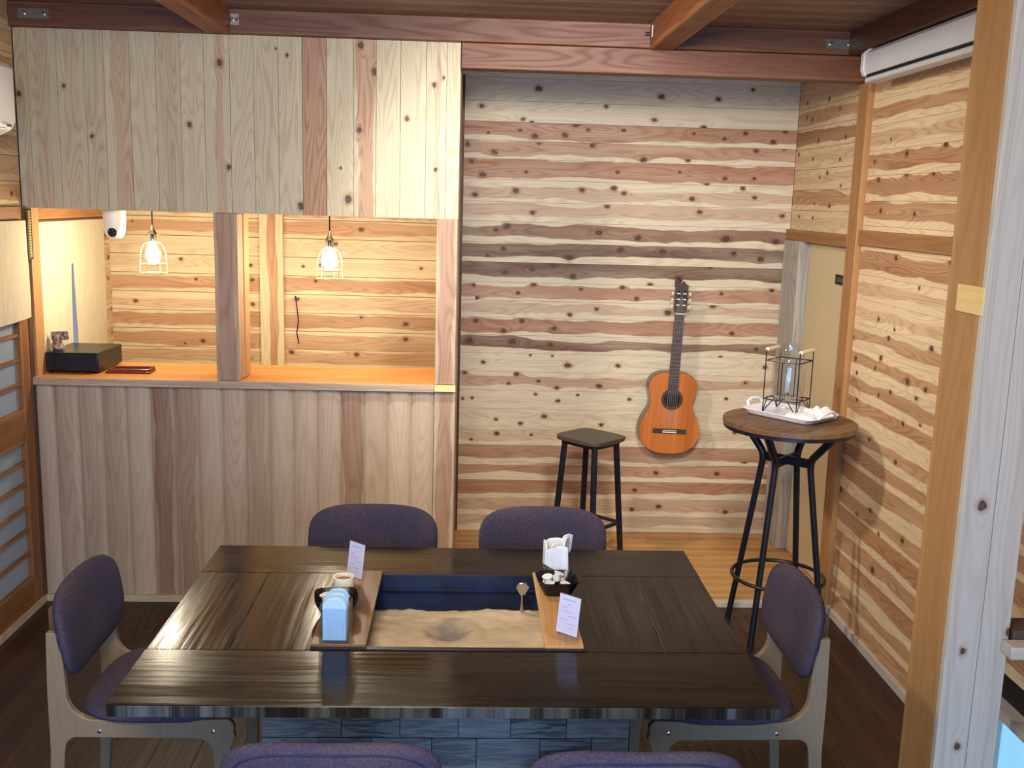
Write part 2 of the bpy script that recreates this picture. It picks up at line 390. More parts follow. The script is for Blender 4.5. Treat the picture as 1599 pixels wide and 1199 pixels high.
def baseboard_wood():
    t = NT('dark stained base boards with blue light tint'); a = t.new('ShaderNodeAttribute', attribute_name='wuv')
    sa = t.new('ShaderNodeSeparateXYZ', {0: a.outputs['Vector']}); u, v, sd = sa.outputs; s7 = t.m('MULTIPLY', sd, 5.1)
    g = t.noise(t.comb(t.m('MULTIPLY', u, 3.), t.m('MULTIPLY', v, 30.), s7), 1., 4., .6)
    rg = t.m('MULTIPLY_ADD', t.m('SINE', t.m('MULTIPLY', g, 40.)), .5, .5); tone = t.new('ShaderNodeTexWhiteNoise', {1: sd}, noise_dimensions='1D')
    c = t.mix(rg, srgb(54, 62, 64), srgb(120, 128, 126)); c = t.mix(t.m('MULTIPLY', tone.outputs[0], .6), c, srgb(148, 144, 148))  # blue cast of the daylight is mixed into the dark stain
    t.set(Base_Color=c, Roughness=.5); return t.mat
M['base'] = baseboard_wood()
def guitartop():
    t = NT('orange cedar guitar top'); tc = t.new('ShaderNodeTexCoord')
    n = t.noise(t.new('ShaderNodeMapping', {0: tc.outputs['Object'], 'Scale': (90, 1, 1.2)}).outputs[0], 2., 3.)
    n2 = t.noise(t.new('ShaderNodeMapping', {0: tc.outputs['Object'], 'Scale': (14, 1, .8)}).outputs[0], 1., 1.)
    c = t.mix(t.ss(n, .3, .7), srgb(212, 130, 56), srgb(194, 110, 42)); c = t.mix(t.ss(n2, .4, .7, 0., .5), c, srgb(158, 76, 28))
    t.set(Base_Color=c, Roughness=.3); t.bsdf.inputs['Coat Weight'].default_value = .4; return t.mat
M['guitartop'] = guitartop()

X_, Y_, Z_ = Vector((1, 0, 0)), Vector((0, 1, 0)), Vector((0, 0, 1))

# ================================================================ SETTING
random.seed(11)
BACKK = [(0.371,2.522,28),(0.061,2.421,20),(0.745,2.438,18),(0.29,2.356,18),(0.338,2.342,14),(0.58,2.338,28),(0.276,2.296,14),(0.101,2.279,12),(0.356,2.27,26),(0.524,2.278,24),(0.652,2.312,14),(0.845,2.313,16),(-0.012,2.215,22),(0.137,2.175,24),(0.381,2.229,15),(0.68,2.23,22),(0.012,2.123,16),(0.316,2.073,15),(0.075,2.053,24),(0.823,2.087,15),(0.261,1.971,24),(0.034,1.942,22),(0.63,1.984,22),(0.809,2.001,24),(0.864,1.972,20),(1.048,2.5,26),(1.364,2.497,22),(1.555,2.552,18),(1.014,2.374,22),(1.293,2.342,22),(1.239,2.309,12),(1.527,2.319,18),(1.412,2.285,16),(1.687,2.277,20),(1.751,2.335,20),(1.593,2.227,20),(0.965,2.157,26),(1.214,2.161,17),(1.75,2.239,14),(1.173,2.098,12),(1.428,2.07,18),(1.593,2.074,15),(1.329,2.033,14),(1.533,2.019,20),(0.216,1.775,28),(0.157,1.752,18),(0.358,1.853,22),(0.775,1.898,18),(0.733,1.753,30),(0.201,1.649,18),(0.112,1.612,14),(0.571,1.605,28),(0.49,1.57,30),(0.214,1.518,20),(0.365,1.538,16),(0.596,1.503,24),(0.04,1.441,18),(0.376,1.454,20),(0.29,1.403,18),(0.646,1.433,15),(0.882,1.449,18),(0.056,1.37,18),(0.739,1.322,18),(0.588,1.285,20),(0.055,1.24,20),(0.315,1.246,20),(0.861,1.66,24),(1.251,1.953,22),(1.603,1.968,18),(1.298,1.882,22),(1.767,1.873,20),(0.957,1.728,28),(1.458,1.735,32),(1.744,1.73,26),(1.099,1.656,22),(1.505,1.655,24),(1.664,1.627,26),(1.038,1.464,24),(1.451,1.426,14),(1.739,1.451,18),(0.964,1.386,18),(1.149,1.311,28),(1.406,1.358,26),(1.375,1.574,16),(0.211,1.187,20),(0.5,1.205,24),(0.02,1.127,28),(0.266,1.126,28),(0.484,1.112,18),(0.37,1.049,12),(0.496,1.047,12),(0.103,1.004,18),(0.588,0.995,28),(0.876,0.999,22),(-0.004,0.943,16),(0.295,0.938,22),(0.42,0.9,16),(0.25,0.883,15),(0.527,0.862,18),(0.772,0.876,22),(-0.011,0.79,15),(0.042,0.794,13),(0.408,0.823,15),(0.651,0.823,13),(0.537,0.787,18),(0.952,0.802,16),(0.463,0.693,22),(0.183,0.67,16),(0.326,0.648,20),(0.189,0.587,20),(0.39,0.583,14),(0.043,0.549,14),(0.794,0.65,18),(0.933,0.575,15),(1.131,0.366,20),(1.493,0.367,20),(1.009,0.259,16),(0.998,0.143,18),(1.157,0.161,20),(1.555,0.134,18),(1.582,0.617,20),(1.651,0.438,10),(1.525,1.199,18),(1.674,1.111,16),(1.468,1.061,14),(1.734,1.007,20),(1.623,0.913,15),(1.517,0.818,16),(1.724,0.782,14)]
# seams of the back wall's boards, bottom up, then heartwood (lo, hi, tone, light)
SEAM = [0, .098, .203, .310, .414, .520, .631, .735, .843, .952, 1.058, 1.163, 1.262, 1.360, 1.462, 1.575, 1.685, 1.800, 1.909, 2.030, 2.142, 2.240, 2.340, 2.452, 2.575, 2.70]
HEARTS = [(.35,1.3,.55,.95),(.30,.95,.6,.97),(.28,1.2,1.0,.92),(.30,.95,.95,1.),(.28,1.2,1.0,.97),(.40,.9,.35,1.),(.42,.8,.15,1.02),(.4,.7,.1,1.03),(.22,.78,.7,1.),(.4,.7,.12,1.03),
          (.30,.82,1.65,1.),(.16,.95,1.0,1.),(.32,.80,.5,1.),(.18,.86,.95,1.),(.32,1.2,1.75,.96),(.30,1.0,1.8,.96),(.28,.84,1.5,.98),(.32,.9,.55,1.),(.18,.62,.55,1.),(.12,1.0,1.0,.97),(.25,1.0,.85,.97),(.18,1.2,.95,.97),(.4,.7,.1,.93),(.4,.7,.05,.95),(.4,.6,.05,.95)]
def knots_for(lst, z0, z1, u0, k=.00062):
    return [(x-u0, z-z0, r*k) for x, z, r in lst if z0 <= z < z1]
mb = MB(); mb.box(-.10, 1.86, 5.731, 5.80, -.05, 2.74, 1)
for i in range(25):
    z0, z1 = SEAM[i], SEAM[i+1]; lo, hi, tone, lt = HEARTS[i]
    mb.plank((-.05, 5.731, z0+.0004), X_, Z_, -Y_, 1.868, z1-z0-.0008, .015, lo, hi, tone, lt, knots_for(BACKK, z0, z1, -.05))
struct(obj('wall_back', mb, [M['wall'], M['blackhole']]))

def rand_knots(L, W, n, r0=.006, r1=.013):
    ks = []
    for _ in range(n):
        u = random.uniform(.04, L-.04)
        if all(abs(u-q[0]) > .07 for q in ks): ks.append((u, random.uniform(.15, .85)*W, random.uniform(r0, r1)))
    return ks
# hatch rear wall (same plane, behind the counter)
mb = MB(); mb.box(-1.99, -.10, 5.732, 5.80, -.05, 2.74, 1)
nh = [(.3,1.2,.9),(.2,.8,.4),(.2,1.,.9),(.2,.9,1.0),(.3,.9,.4),(.35,1.,.9),(.25,.9,.8),(.3,.8,.35),(.2,.95,1.),(.3,.9,.7),(.1,.8,.9),(.3,.9,1.),(.1,.7,.5),(.2,.9,1.0),(.3,.8,.2),(.2,.7,.15),(.2,.9,.8),(.2,.9,.6)]
for i in range(25):
    z0 = .1035*i+.02; lo, hi, tone = nh[i % len(nh)]
    for x0, x1 in ((-1.99, -1.08), (-1.08, -.10)):
        L = x1-x0-.002
        mb.plank((x0, 5.731, z0+.0012), X_, Z_, -Y_, L, .1011, .015, lo+random.uniform(-.1, .1), hi+random.uniform(-.1, .1), min(1.15, tone*random.uniform(.9, 1.35)), random.uniform(.95, 1.03), rand_knots(L, .1, random.choice((1, 2, 3))))
struct(obj('wall_kitchen', mb, [M['niche'], M['blackhole']]))

# right wall: near part X=1.78, from Y=1.4 to 4.57, with a rail; alcove part X=1.815
RK = [(3.816,2.167,12),(4.157,2.148,12),(3.64,2.151,10),(4.326,2.214,6),(4.482,2.127,8),(4.56,2.073,10),(4.422,2.048,10),(4.138,2.065,12),(3.896,2.064,12),(4.368,1.914,12),(4.031,1.907,9),(3.646,1.918,8),(3.641,1.837,14),(4.166,1.724,12),(3.678,1.735,12),(3.919,1.62,8),(4.286,1.455,10),(4.114,1.43,7),(4.55,1.34,10),(4.163,1.386,10),(3.765,1.403,12),(4.223,1.297,12),(4.272,1.243,8),(4.501,1.249,10),(4.473,1.187,9),(3.946,1.242,14),(3.778,1.237,10),(4.095,1.168,9),(3.852,1.194,12),(4.443,1.068,8),(4.212,1.134,9),(3.949,1.065,9),(3.793,1.091,8),(3.644,1.129,10),(3.981,0.897,10),(4.263,0.925,9),(4.537,0.619,12),(4.186,0.626,10),(3.85,0.604,12),(3.664,0.609,9),(4.078,0.555,8),(4.105,0.384,14),(4.328,0.566,8)]
RH = [(.3,1.,.9),(.2,.8,.9),(.25,1.2,1.0),(.3,.9,.8),(.3,1.1,1.0),(.2,.75,.95),(.35,1.1,.9),(.25,.8,1.0),(.1,.6,.9),(.3,.9,1.0),(.25,.75,.75),(.3,.7,.9),(.35,.8,.7),(.3,.7,.35),(.3,.75,.4),(.2,.95,1.1),(.2,.8,.8),(.3,1.,1.1),(.25,.9,1.15),(.25,.85,1.1),(.3,.7,.4),(.25,.75,.95),(.3,.7,.5),(.3,.7,.4),(.3,.7,.4),(.3,.7,.4)]
mb = MB(); pitch = .1085
def rk(z0, y1): return [(y1-y, z-z0, r*.0011) for y, z, r in RK if z0 <= z < z0+pitch]
mb.box(1.795, 1.87, 3.06, 4.57, -.02, 2.70, 1); mb.box(1.795, 1.87, 1.3, 3.06, .34, 2.70, 1)
for i in range(25):
    z0 = pitch*i+.004; lo, hi, tone = RH[i]; W = min(pitch, 2.70-z0)-.0008
    end = 4.57
    L = end-(1.3 if z0 > .33 else 3.06)
    mb.plank((1.795, end, z0+.0004), -Y_, Z_, -X_, L, W, .015, lo, hi, tone*1.2 if tone < .9 else tone, random.uniform(.95, 1.03), sorted(rk(z0, end)+[(u+1.05, v, r) for u, v, r in rand_knots(L-1.1 if L > 1.6 else .3, W, 3)]))
struct(obj('wall_right', mb, [M['wallR'], M['blackhole']]))
mb = MB(); mb.box(1.835, 1.90, 4.57, 5.80, 1.80, 2.74, 1); mb.box(1.885, 1.90, 4.57, 5.80, 0, 1.80, 1)
for i in range(9):
    z0 = 1.80+.108*i
    tn, lo, hi = [(.25,.3,.7),(.9,.2,.9),(.3,.3,.7),(.3,.3,.7),(1.3,.15,.8),(.8,.2,.8),(.2,.3,.7),(.25,.3,.7),(.2,.3,.7)][i]
    mb.plank((1.835, 5.716, z0), -Y_, Z_, -X_, 1.146, .1065, .015, lo, hi, tn, .97, rand_knots(1.14, .1, 4, .008, .012))
struct(obj('wall_alcove_right', mb, [M['wallR'], M['blackhole']]))

# left wall
mb = MB()
def leftboards(y0, y1, z0, z1):
    mb.box(-2.05, -1.985, y0, y1, z0, z1, 1); z = z0
    while z < z1-.01:
        h = min(.108, z1-z)
        mb.plank((-1.985, y0, z+.001), Y_, Z_, X_, y1-y0, h-.002, .015, .25, .85, random.uniform(.3, 1.), 1., rand_knots(max(y1-y0, .2), h, 3)); z += .108
leftboards(1.0, 4.62, 1.83, 2.70); leftboards(4.74, 5.60, 1.83, 2.70); leftboards(5.60, 5.716, 0, 2.70); leftboards(1.0, 3.0, 0, 1.83)
struct(obj('wall_left', mb, [M['niche'], M['blackhole']]))
mb = MB(); mb.box(-2.6, -2.55, 4.3, 6.0, 0, 2.2)
struct(obj('wall_passage', mb, plain('blue-grey passage wall', srgb(120, 146, 172), .7)))

# floors
mb = MB(); mb.box(-2.6, 2.2, -1.0, 4.60, -.08, -.012, 1)
xx = -2.1
while xx < 1.9:
    yy = -1.0-random.uniform(0, .9)
    while yy < 4.6:
        L = min(1.8, 4.60-max(yy, -1.0)) if yy < -1 else min(1.8, 4.60-yy)
        y0 = max(yy, -1.0); L = min(yy+1.8, 4.60)-y0
        if L > .02: mb.plank((xx, y0, -.012), Y_, X_, Z_, L-.001, .149, .012, .2, .8, 1., random.uniform(.85, 1.15))
        yy += 1.8
    xx += .15
struct(obj('floor', mb, [M['floorD'], M['blackhole']]))
mb = MB(); mb.box(-2.0, 1.9, 4.645, 5.80, -.08, -.002, 1)
yy = 4.645
while yy < 5.73:
    x0 = -.10
    for L in (random.uniform(.4, .8), .7, .7, .7):
        L = min(L, 1.88-x0)
        if L > .03: mb.plank((x0, yy, -.002), X_, Y_, Z_, L-.0008, .0892, .012, .2, .8, random.uniform(.3, 1), random.uniform(.92, 1.06))
        x0 += L
    yy += .09
struct(obj('floor_alcove', mb, [M['floorL'], M['blackhole']]))
# ceiling
mb = MB(); mb.box(-2.1, 1.9, -.9, 4.60, 2.702, 2.76, 1)
yy = 4.60
while yy > -.8:
    mb.plank((-2.0, yy, 2.702), X_, -Y_, -Z_, 3.85, .148, .012, .2, .8, random.uniform(.4, 1), random.uniform(.9, 1.1), rand_knots(3.8, .14, 3)); yy -= .15
struct(obj('ceiling', mb, [M['ceil'], M['blackhole']]))
mb = MB(); mb.box(-2.0, 1.9, 4.70, 5.80, 2.74, 2.80)
struct(obj('ceiling_alcove', mb, M['ceil']))

# partition between hatch and alcove
mb = MB(); mb.wood_box(-.098, -.043, 4.70, 5.715, .0, 2.58, 2, tone=.4, light=.95); struct(obj('wall_partition', mb, M['post']))
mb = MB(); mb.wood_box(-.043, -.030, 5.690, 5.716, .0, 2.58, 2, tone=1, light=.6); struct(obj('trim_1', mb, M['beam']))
# baseboards
mb = MB(); mb.wood_box(-1.965, -.05, 4.600, 4.626, 0, .030, 0, tone=.2); struct(obj('baseboard_counter', mb, M['panel']))
mb = MB(); mb.wood_box(-.05, 1.765, 4.600, 4.645, -.01, .022, 0, tone=.1); struct(obj('baseboard_step', mb, M['whitepost']))
mb = MB(); mb.wood_box(1.762, 1.780, 3.06, 4.55, 0, .036, 1, tone=.1); struct(obj('baseboard_right', mb, M['whitepost']))
mb = MB(); mb.wood_box(-1.972, -1.945, 2.9, 4.60, 0, .03, 1, tone=.2); struct(obj('baseboard_left', mb, M['panel']))
mb = MB(); mb.wood_box(.95-.95-.03, 1.80, 5.700, 5.716, .010, .030, 0, tone=.1); struct(obj('baseboard_back', mb, M['wall']))

# ---- counter front (rounded vertical boards) and upper panel
mb = MB(); mb.box(-1.97, -.14, 4.640, 4.70, 0, 1.034, 1)
n = 17; WD = [.085]+[(1.965-.14-.085)/16]*16; CT = [.2,.4,.4,.45,.05,1.2,.8,.1,.2,.5,.05,.15,.2,.95,.35,.05,.15]
CL = [1.02,1.0,.97,.97,1.06,.86,.92,1.08,1.04,.97,1.08,1.08,1.06,.90,1.05,1.1,1.06]
for i in range(n):
    wd = WD[i]; pf = [(0, 0)]
    for j in range(9):
        q = j/8; pf.append((.001+q*(wd-.002), .002+.016*math.sqrt(max(0, 1-abs(2*q-1)**2.2))))
    pf.append((wd, 0))
    mb.plank((-1.965+sum(WD[:i]), 4.640, .001), Z_, X_, -Y_, 1.033, wd, .015, .15, .85, CT[i], CL[i], [], pf)
mb.wood_box(-.14, -.045, 4.622, 4.70, 0, 1.034, 2, tone=1.0, light=.97)
struct(obj('wall_counter', mb, [M['counter'], M['blackhole']]))
PK = [(-1.954,2.311,14),(-1.762,2.35,12),(-1.651,2.141,13),(-1.228,2.202,16),(-1.062,2.025,16),(-1.094,2.469,22),(-0.85,2.535,8),(-0.801,2.511,12),(-0.747,1.866,24),(-0.538,1.9,26),(-0.484,2.561,20),(-0.423,2.453,20),(-0.489,2.205,18),(-0.571,2.036,9),(-0.28,2.258,16),(-0.161,2.405,14),(-0.12,2.437,9),(-0.15,2.042,12)]
PX = [-1.968,-1.913,-1.789,-1.671,-1.589,-1.479,-1.368,-1.263,-1.161,-1.05,-.947,-.841,-.737,-.631,-.513,-.415,-.308,-.195,-.105,-.045]
PH = [(.2,.8,.25,.9),(.2,.8,.3,.9),(.2,.8,.2,.93),(.2,.8,.25,.92),(.3,1.2,.5,1.0),(.2,.8,.1,.98),(.2,.8,.3,.93),(.2,.8,.1,1.0),(.4,.8,.5,1.),(.2,.8,.05,1.),(.2,.8,.1,.98),(.2,.8,.1,1.),(-.2,1.2,1.15,1.),(.2,.8,.1,1.),(.15,.9,.85,1.),(.2,.8,.05,1.03),(.2,.8,.05,1.05),(.45,.7,.55,1.04),(.2,.8,.1,1.06)]
mb = MB(); mb.box(-1.97, -.045, 4.639, 4.72, 1.827, 2.58, 1)
for i in range(19):
    x0, x1 = PX[i], PX[i+1]; lo, hi, tone, lt = PH[i]
    ks = [(z-1.825, x-x0, r*.00066) for x, z, r in PK if x0 <= x < x1]
    mb.plank((x0+.0006, 4.639, 1.825), Z_, X_, -Y_, .762, x1-x0-.0012, .015, lo, hi, tone, lt, ks)
struct(obj('wall_hatch_panel', mb, [M['panel'], M['panel']]))

# beams of the ceiling
def beam(name, label, b, axis, mat, bev=.004, **k):
    mb = MB(); mb.wood_box(*b, axis, **k); return tag(obj(name, mb, mat, bevel=bev), label, 'beam')
beam('ceiling_beam', 'long red-brown girder running under the ceiling over the hatch panel', (-1.97, 1.80, 4.590, 4.70, 2.588, 2.690), 0, M['beam'], light=.9)
beam('ceiling_beam', 'red-brown lintel beam directly above the alcove opening', (-.043, 1.80, 4.596, 4.70, 2.478, 2.586), 0, M['beam'], light=1.)
beam('ceiling_joist', 'orange-brown joist meeting the girder above the pale hatch panel', (-1.138, -1.036, .2, 4.588, 2.585, 2.701), 1, M['joist'], light=1.)
beam('ceiling_joist', 'orange-brown joist meeting the girder above the guitar alcove', (.778, .878, .2, 4.588, 2.580, 2.701), 1, M['joist'], light=.9)
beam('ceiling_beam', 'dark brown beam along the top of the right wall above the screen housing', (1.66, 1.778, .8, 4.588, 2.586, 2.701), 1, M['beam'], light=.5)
def plate(label, x, z, w, h, fx=False, xs=0, y=4.590):
    r = thing('metal_bracket', label, 'bracket', (x, y, z))
    mb = MB()
    if not fx: mb.box(-w/2, w/2, -.004, 0, -h/2, h/2)
    else: mb.box(0, .004, -w, 0, -h/2, h/2)
    obj('plate', mb, M['steel'], r)
    for s in (-1, 1):
        mb = MB()
        if not fx:
            mb.lathe([(.008, 0), (.008, .006), (.004, .009)], n=8); mb.xf(Matrix.Translation((s*w*.32, -.004, 0)) @ Matrix.Rotation(R(90), 4, 'X'))
        else:
            mb.lathe([(.007, 0), (.007, .008)], n=8); mb.xf(Matrix.Translation((.004, -w*.5+s*w*.25, 0)) @ Matrix.Rotation(R(90), 4, 'Y'))
        obj('bolt', mb, M['chrome'], r)
plate('green-grey steel plate bolted to the girder above the screen housing', 1.62, 2.632, .13, .04)
plate('dark steel plate bolted to the girder in the left ceiling corner', -1.86, 2.640, .13, .04)
plate('small square steel plate beside the joist above the hatch panel', -1.015, 2.645, .036, .045)
r = thing('metal_bracket', 'small steel bolt plate on the side of the joist above the alcove', 'bracket', (.778, 4.56, 2.650))
mb = MB(); mb.box(-.004, 0, -.03, .02, -.025, .025); obj('plate', mb, M['steel'], r)
mb = MB(); mb.tube([(-.004, -.005, -.005), (-.028, -.005, -.008)], .007, 8); obj('bolt', mb, M['chrome'], r)

# rail and column on the right wall
def timber(name, label, cat, b, axis, mat, bev=.003, **k):
    mb = MB(); mb.wood_box(*b, axis, **k); return tag(obj(name, mb, mat, bevel=bev), label, cat)
mb = MB(); mb.wood_box(1.752, 1.90, 4.55, 4.668, 0, 2.476, 2, tone=.9); struct(obj('trim_2', mb, M['trim'], bevel=.003))
mb = MB(); mb.wood_box(1.762, 1.781, 1.3, 4.55, 1.762, 1.828, 1, tone=1., light=.85); struct(obj('trim_3', mb, M['trim'], bevel=.002))
mb = MB(); mb.wood_box(1.795, 1.86, 4.668, 5.715, 1.742, 1.800, 1, tone=1., light=.85); struct(obj('trim_4', mb, M['trim'], bevel=.002))
mb = MB(); mb.wood_box(1.785, 1.86, 5.425, 5.700, .011, 1.742, 2, tone=.5, light=.92); struct(obj('trim_5', mb, M['greypost'], bevel=.004))
# sliding door in the alcove's right wall
d = bpy.data.objects.new('door_1', None); C.objects.link(d); d.location = (1.85, 5.05, .011); struct(d)
mb = MB(); mb.box(1.838, 1.870, 4.67, 5.41, .014, 1.738); obj('door_panel', mb, M['door'], d, world=True, bevel=.002)
mb = MB(); mb.box(1.832, 1.838, 4.795, 4.985, 1.552, 1.60); obj('sign_plate', mb, M['blackhole'], d, world=True, bevel=.001)
mb = MB(); mb.box(1.8305, 1.832, 4.815, 4.965, 1.565, 1.587); obj('sign_lettering', mb, plain('dim grey sign lettering', srgb(74, 66, 64), .6), d, world=True)
mb = MB(); mb.box(1.846, 1.868, 5.41, 5.424, .012, 1.738); obj('door_shadow_line', mb, M['blackhole'], d, world=True)  # black strip painted in for the shadow line between door and jamb

# low window in the right wall beyond the pillar
wd_ = bpy.data.objects.new('window_1', None); C.objects.link(wd_); wd_.location = (1.80, 2.2, .02); struct(wd_)
mb = MB(); mb.box(1.805, 1.812, 1.3, 3.05, .02, .31); obj('window_pane', mb, M['pane'], wd_, world=True)
mb = MB(); mb.wood_box(1.74, 1.80, 1.3, 3.055, .315, .345, 1, tone=.1); mb.wood_box(1.775, 1.81, 3.035, 3.058, 0, .315, 2, tone=.1); obj('window_frame', mb, M['whitepost'], wd_, world=True)

# left sliding shoji door with panes
sd = bpy.data.objects.new('door_2', None); C.objects.link(sd); sd.location = (-1.965, 3.75, .03); struct(sd)
def sb(y0, y1, z0, z1, ax, x0=-1.985, x1=-1.955, **k):
    m = MB(); m.wood_box(x0, x1, y0, y1, z0, z1, ax, **k); return m
m = sb(4.50, 4.585, .03, 1.80, 2, tone=1.); obj('stile', m, M['shojiwood'], sd, world=True, bevel=.002)
m = sb(3.0, 3.08, .03, 1.80, 2, tone=1.); obj('stile', m, M['shojiwood'], sd, world=True, bevel=.002)
for z0, z1 in ((.03, .16), (.79, .94), (1.70, 1.80)):
    m = sb(3.08, 4.50, z0, z1, 1, tone=1., light=.95); obj('rail', m, M['shojiwood'], sd, world=True, bevel=.002)
for z in (.275, .385, .49, .60, .70, 1.055, 1.165, 1.275, 1.385, 1.49, 1.60):
    m = sb(3.08, 4.50, z-.006, z+.006, 1, -1.978, -1.962, tone=1.); obj('muntin', m, M['shojiwood'], sd, world=True)
for z0, z1 in ((.16, .79), (.94, 1.70)):
    m = MB(); m.box(-1.988, -1.980, 3.08, 4.50, z0, z1); obj('pane', m, M['shoji'], sd, world=True)
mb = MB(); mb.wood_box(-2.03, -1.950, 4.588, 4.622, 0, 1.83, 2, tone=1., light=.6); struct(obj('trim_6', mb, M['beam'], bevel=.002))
mb = MB(); mb.wood_box(-2.03, -1.945, 4.64, 4.735, 0, 1.826, 2, tone=.4, light=1.1); struct(obj('trim_7', mb, M['yellowpost'], bevel=.002))
mb = MB(); mb.wood_box(-1.975, -1.945, 2.9, 4.59, 1.772, 1.83, 1, tone=.9); struct(obj('trim_8', mb, M['trim'], bevel=.002))
mb = MB(); mb.wood_box(-2.03, -1.950, 4.735, 5.60, 1.772, 1.835, 1, tone=.9, light=1.05); struct(obj('trim_9', mb, M['trim'], bevel=.002))

# posts of the hatch, and inner studs
timber('hatch_post', 'grey-brown wooden post standing between the two hatch openings', 'post', (-1.130, -1.025, 4.600, 4.70, 1.071, 1.824), 2, M['post'], tone=.8, light=.95)
timber('hatch_post', 'pinkish wooden post at the right end of the hatch', 'post', (-.140, -.046, 4.605, 4.70, 1.071, 1.824), 2, M['post'], tone=1.)
timber('hatch_stud', 'narrow yellow-lit stud just behind the middle hatch post', 'post', (-1.05, -1.018, 4.703, 4.80, 1.071, 1.95), 2, M['yellowpost'], tone=.2, light=1.1)
timber('wall_batten', 'broad vertical board on the boarded wall behind the hatch', 'board', (-1.150, -1.020, 5.690, 5.714, .02, 2.2), 2, M['niche'], tone=1.1, lo=.045, hi=.095)
mb = MB(); mb.tube([(-.955, 5.70, 1.36), (-.945, 5.695, 1.28), (-.940, 5.70, 1.22), (-.950, 5.70, 1.15), (-.938, 5.70, 1.09)], .003, 6)
tag(obj('power_cable', mb, M['blackplastic']), 'thin black cable hanging on the wall behind the hatch', 'cable')
# ledge
lg = thing('counter_ledge', 'long varnished wooden ledge on top of the counter', 'ledge', (-1.0, 4.83, 1.037))
mb = MB(); mb.wood_box(-1.965, -.098, 4.60, 5.07, 1.037, 1.069, 0, tone=.6); obj('ledge_board', mb, M['ledge'], lg, world=True, bevel=.003)
mb = MB(); mb.wood_box(-1.968, -.142, 4.592, 4.602, 1.036, 1.070, 0, tone=.5, light=1.05); obj('front_edging', mb, M['counter'], lg, world=True, bevel=.002)['label'] = 'pale wooden front edging'
mb = MB(); mb.wood_box(-.140, -.044, 4.590, 4.604, 1.040, 1.070, 0, tone=.1, light=1.1); obj('end_block', mb, M['plug'], lg, world=True, bevel=.001)

# the pillar at right
pl = thing('wooden_pillar', 'tall square pillar close by on the right, tan side and whitish front boards', 'pillar', (1.51, 2.82, 0))
mb = MB(); mb.wood_box(1.415, 1.60, 2.722, 2.93, 0, 2.70, 2, tone=.8); obj('side_face', mb, M['yellowpost'], pl, world=True, bevel=.003)['label'] = 'tan brown timber side'
mb = MB()
mb.plank((1.412, 2.722, 0), Z_, X_, -Y_, 2.70, .096, .02, .1, .3, .6, 1., [(.66, .050, .010), (1.10, .058, .014), (.36, .066, .011)])
obj('front_board', mb, M['whitepost'], pl, world=True)
mb = MB()
mb.plank((1.510, 2.722, 0), Z_, X_, -Y_, 2.70, .084, .02, .5, .9, .5, 1.02, [(1.70, .045, .014), (.72, .082, .012)])
obj('front_board', mb, M['whitepost'], pl, world=True)
mb = MB(); mb.wood_box(1.409, 1.416, 2.674, 2.85, 1.640, 1.716, 1, tone=.1); mb.xf(Matrix.Translation((0, .05, 0)))
mb = MB(); mb.wood_box(1.408, 1.416, 2.704, 2.855, 1.638, 1.716, 1, tone=.1)
obj('inset_block', mb, M['plug'], pl, world=True, bevel=.001)['label'] = 'pale yellow wooden block let into the side'
sh = thing('wall_shelf', 'short pale shelf rail jutting out to the right of the pillar', 'shelf', (1.66, 2.68, .665))
mb = MB(); mb.wood_box(1.572, 1.80, 2.640, 2.700, .662, .700, 0, tone=.1); obj('shelf_board', mb, M['whitepost'], sh, world=True, bevel=.004)
mb = MB(); mb.box(1.606, 1.79, 2.700, 2.80, .662, .725); obj('shelf_shadow_block', mb, plain('dark brown shadow block', srgb(80, 62, 54), .6), sh, world=True, bevel=.003)  # dark block added in place of the shadow gap above the shelf

# projector screen housing
ps = thing('projector_screen', 'white roll-up projector screen housing along the top of the right wall', 'projector screen', (1.70, 3.0, 2.47))
pr_ = [(1.655, 2.500), (1.665, 2.480), (1.71, 2.470), (1.765, 2.475), (1.772, 2.50), (1.772, 2.560), (1.750, 2.580), (1.675, 2.580), (1.655, 2.562)]
mb = MB(); mb.prism(pr_, 1.6, 4.37, lambda a, b, h: (a, h, b)); obj('housing', mb, M['whitescreen'], ps, world=True)
mb = MB(); mb.prism([(1.712+(a-1.712)*1.12, 2.525+(b-2.525)*1.12) for a, b in pr_], 4.37, 4.40, lambda a, b, h: (a, h, b)); obj('end_cap', mb, M['whitescreen'], ps, world=True, bevel=.003)
mb = MB(); mb.box(1.662, 1.700, 1.6, 4.36, 2.466, 2.476); obj('slot', mb, M['blackhole'], ps, world=True)
mb = MB(); mb.box(1.650, 1.705, 1.6, 4.345, 2.440, 2.463); obj('bottom_bar', mb, M['whitescreen'], ps, world=True, bevel=.006)

# air conditioner on the left wall
ac = thing('air_conditioner', 'white wall-mounted air conditioner at the left edge below the ceiling', 'air conditioner', (-1.87, 3.75, 2.1))
pa = [(-1.970, 2.385), (-1.79, 2.385), (-1.77, 2.36), (-1.77, 2.16), (-1.79, 2.13), (-1.88, 2.085), (-1.970, 2.085)]
mb = MB(); mb.prism(pa, 3.36, 4.15, lambda a, b, h: (a, h, b)); obj('case', mb, M['white'], ac, world=True, bevel=.008, seg=3)
mb = MB(); mb.prism([(-1.786, 2.128), (-1.782, 2.134), (-1.872, 2.090), (-1.876, 2.084)], 3.42, 4.10, lambda a, b, h: (a, h, b)); obj('louvre', mb, M['whitescreen'], ac, world=True)
mb = MB(); mb.box(-1.768, -1.7655, 4.06, 4.10, 2.140, 2.15); obj('badge', mb, M['steel'], ac, world=True)

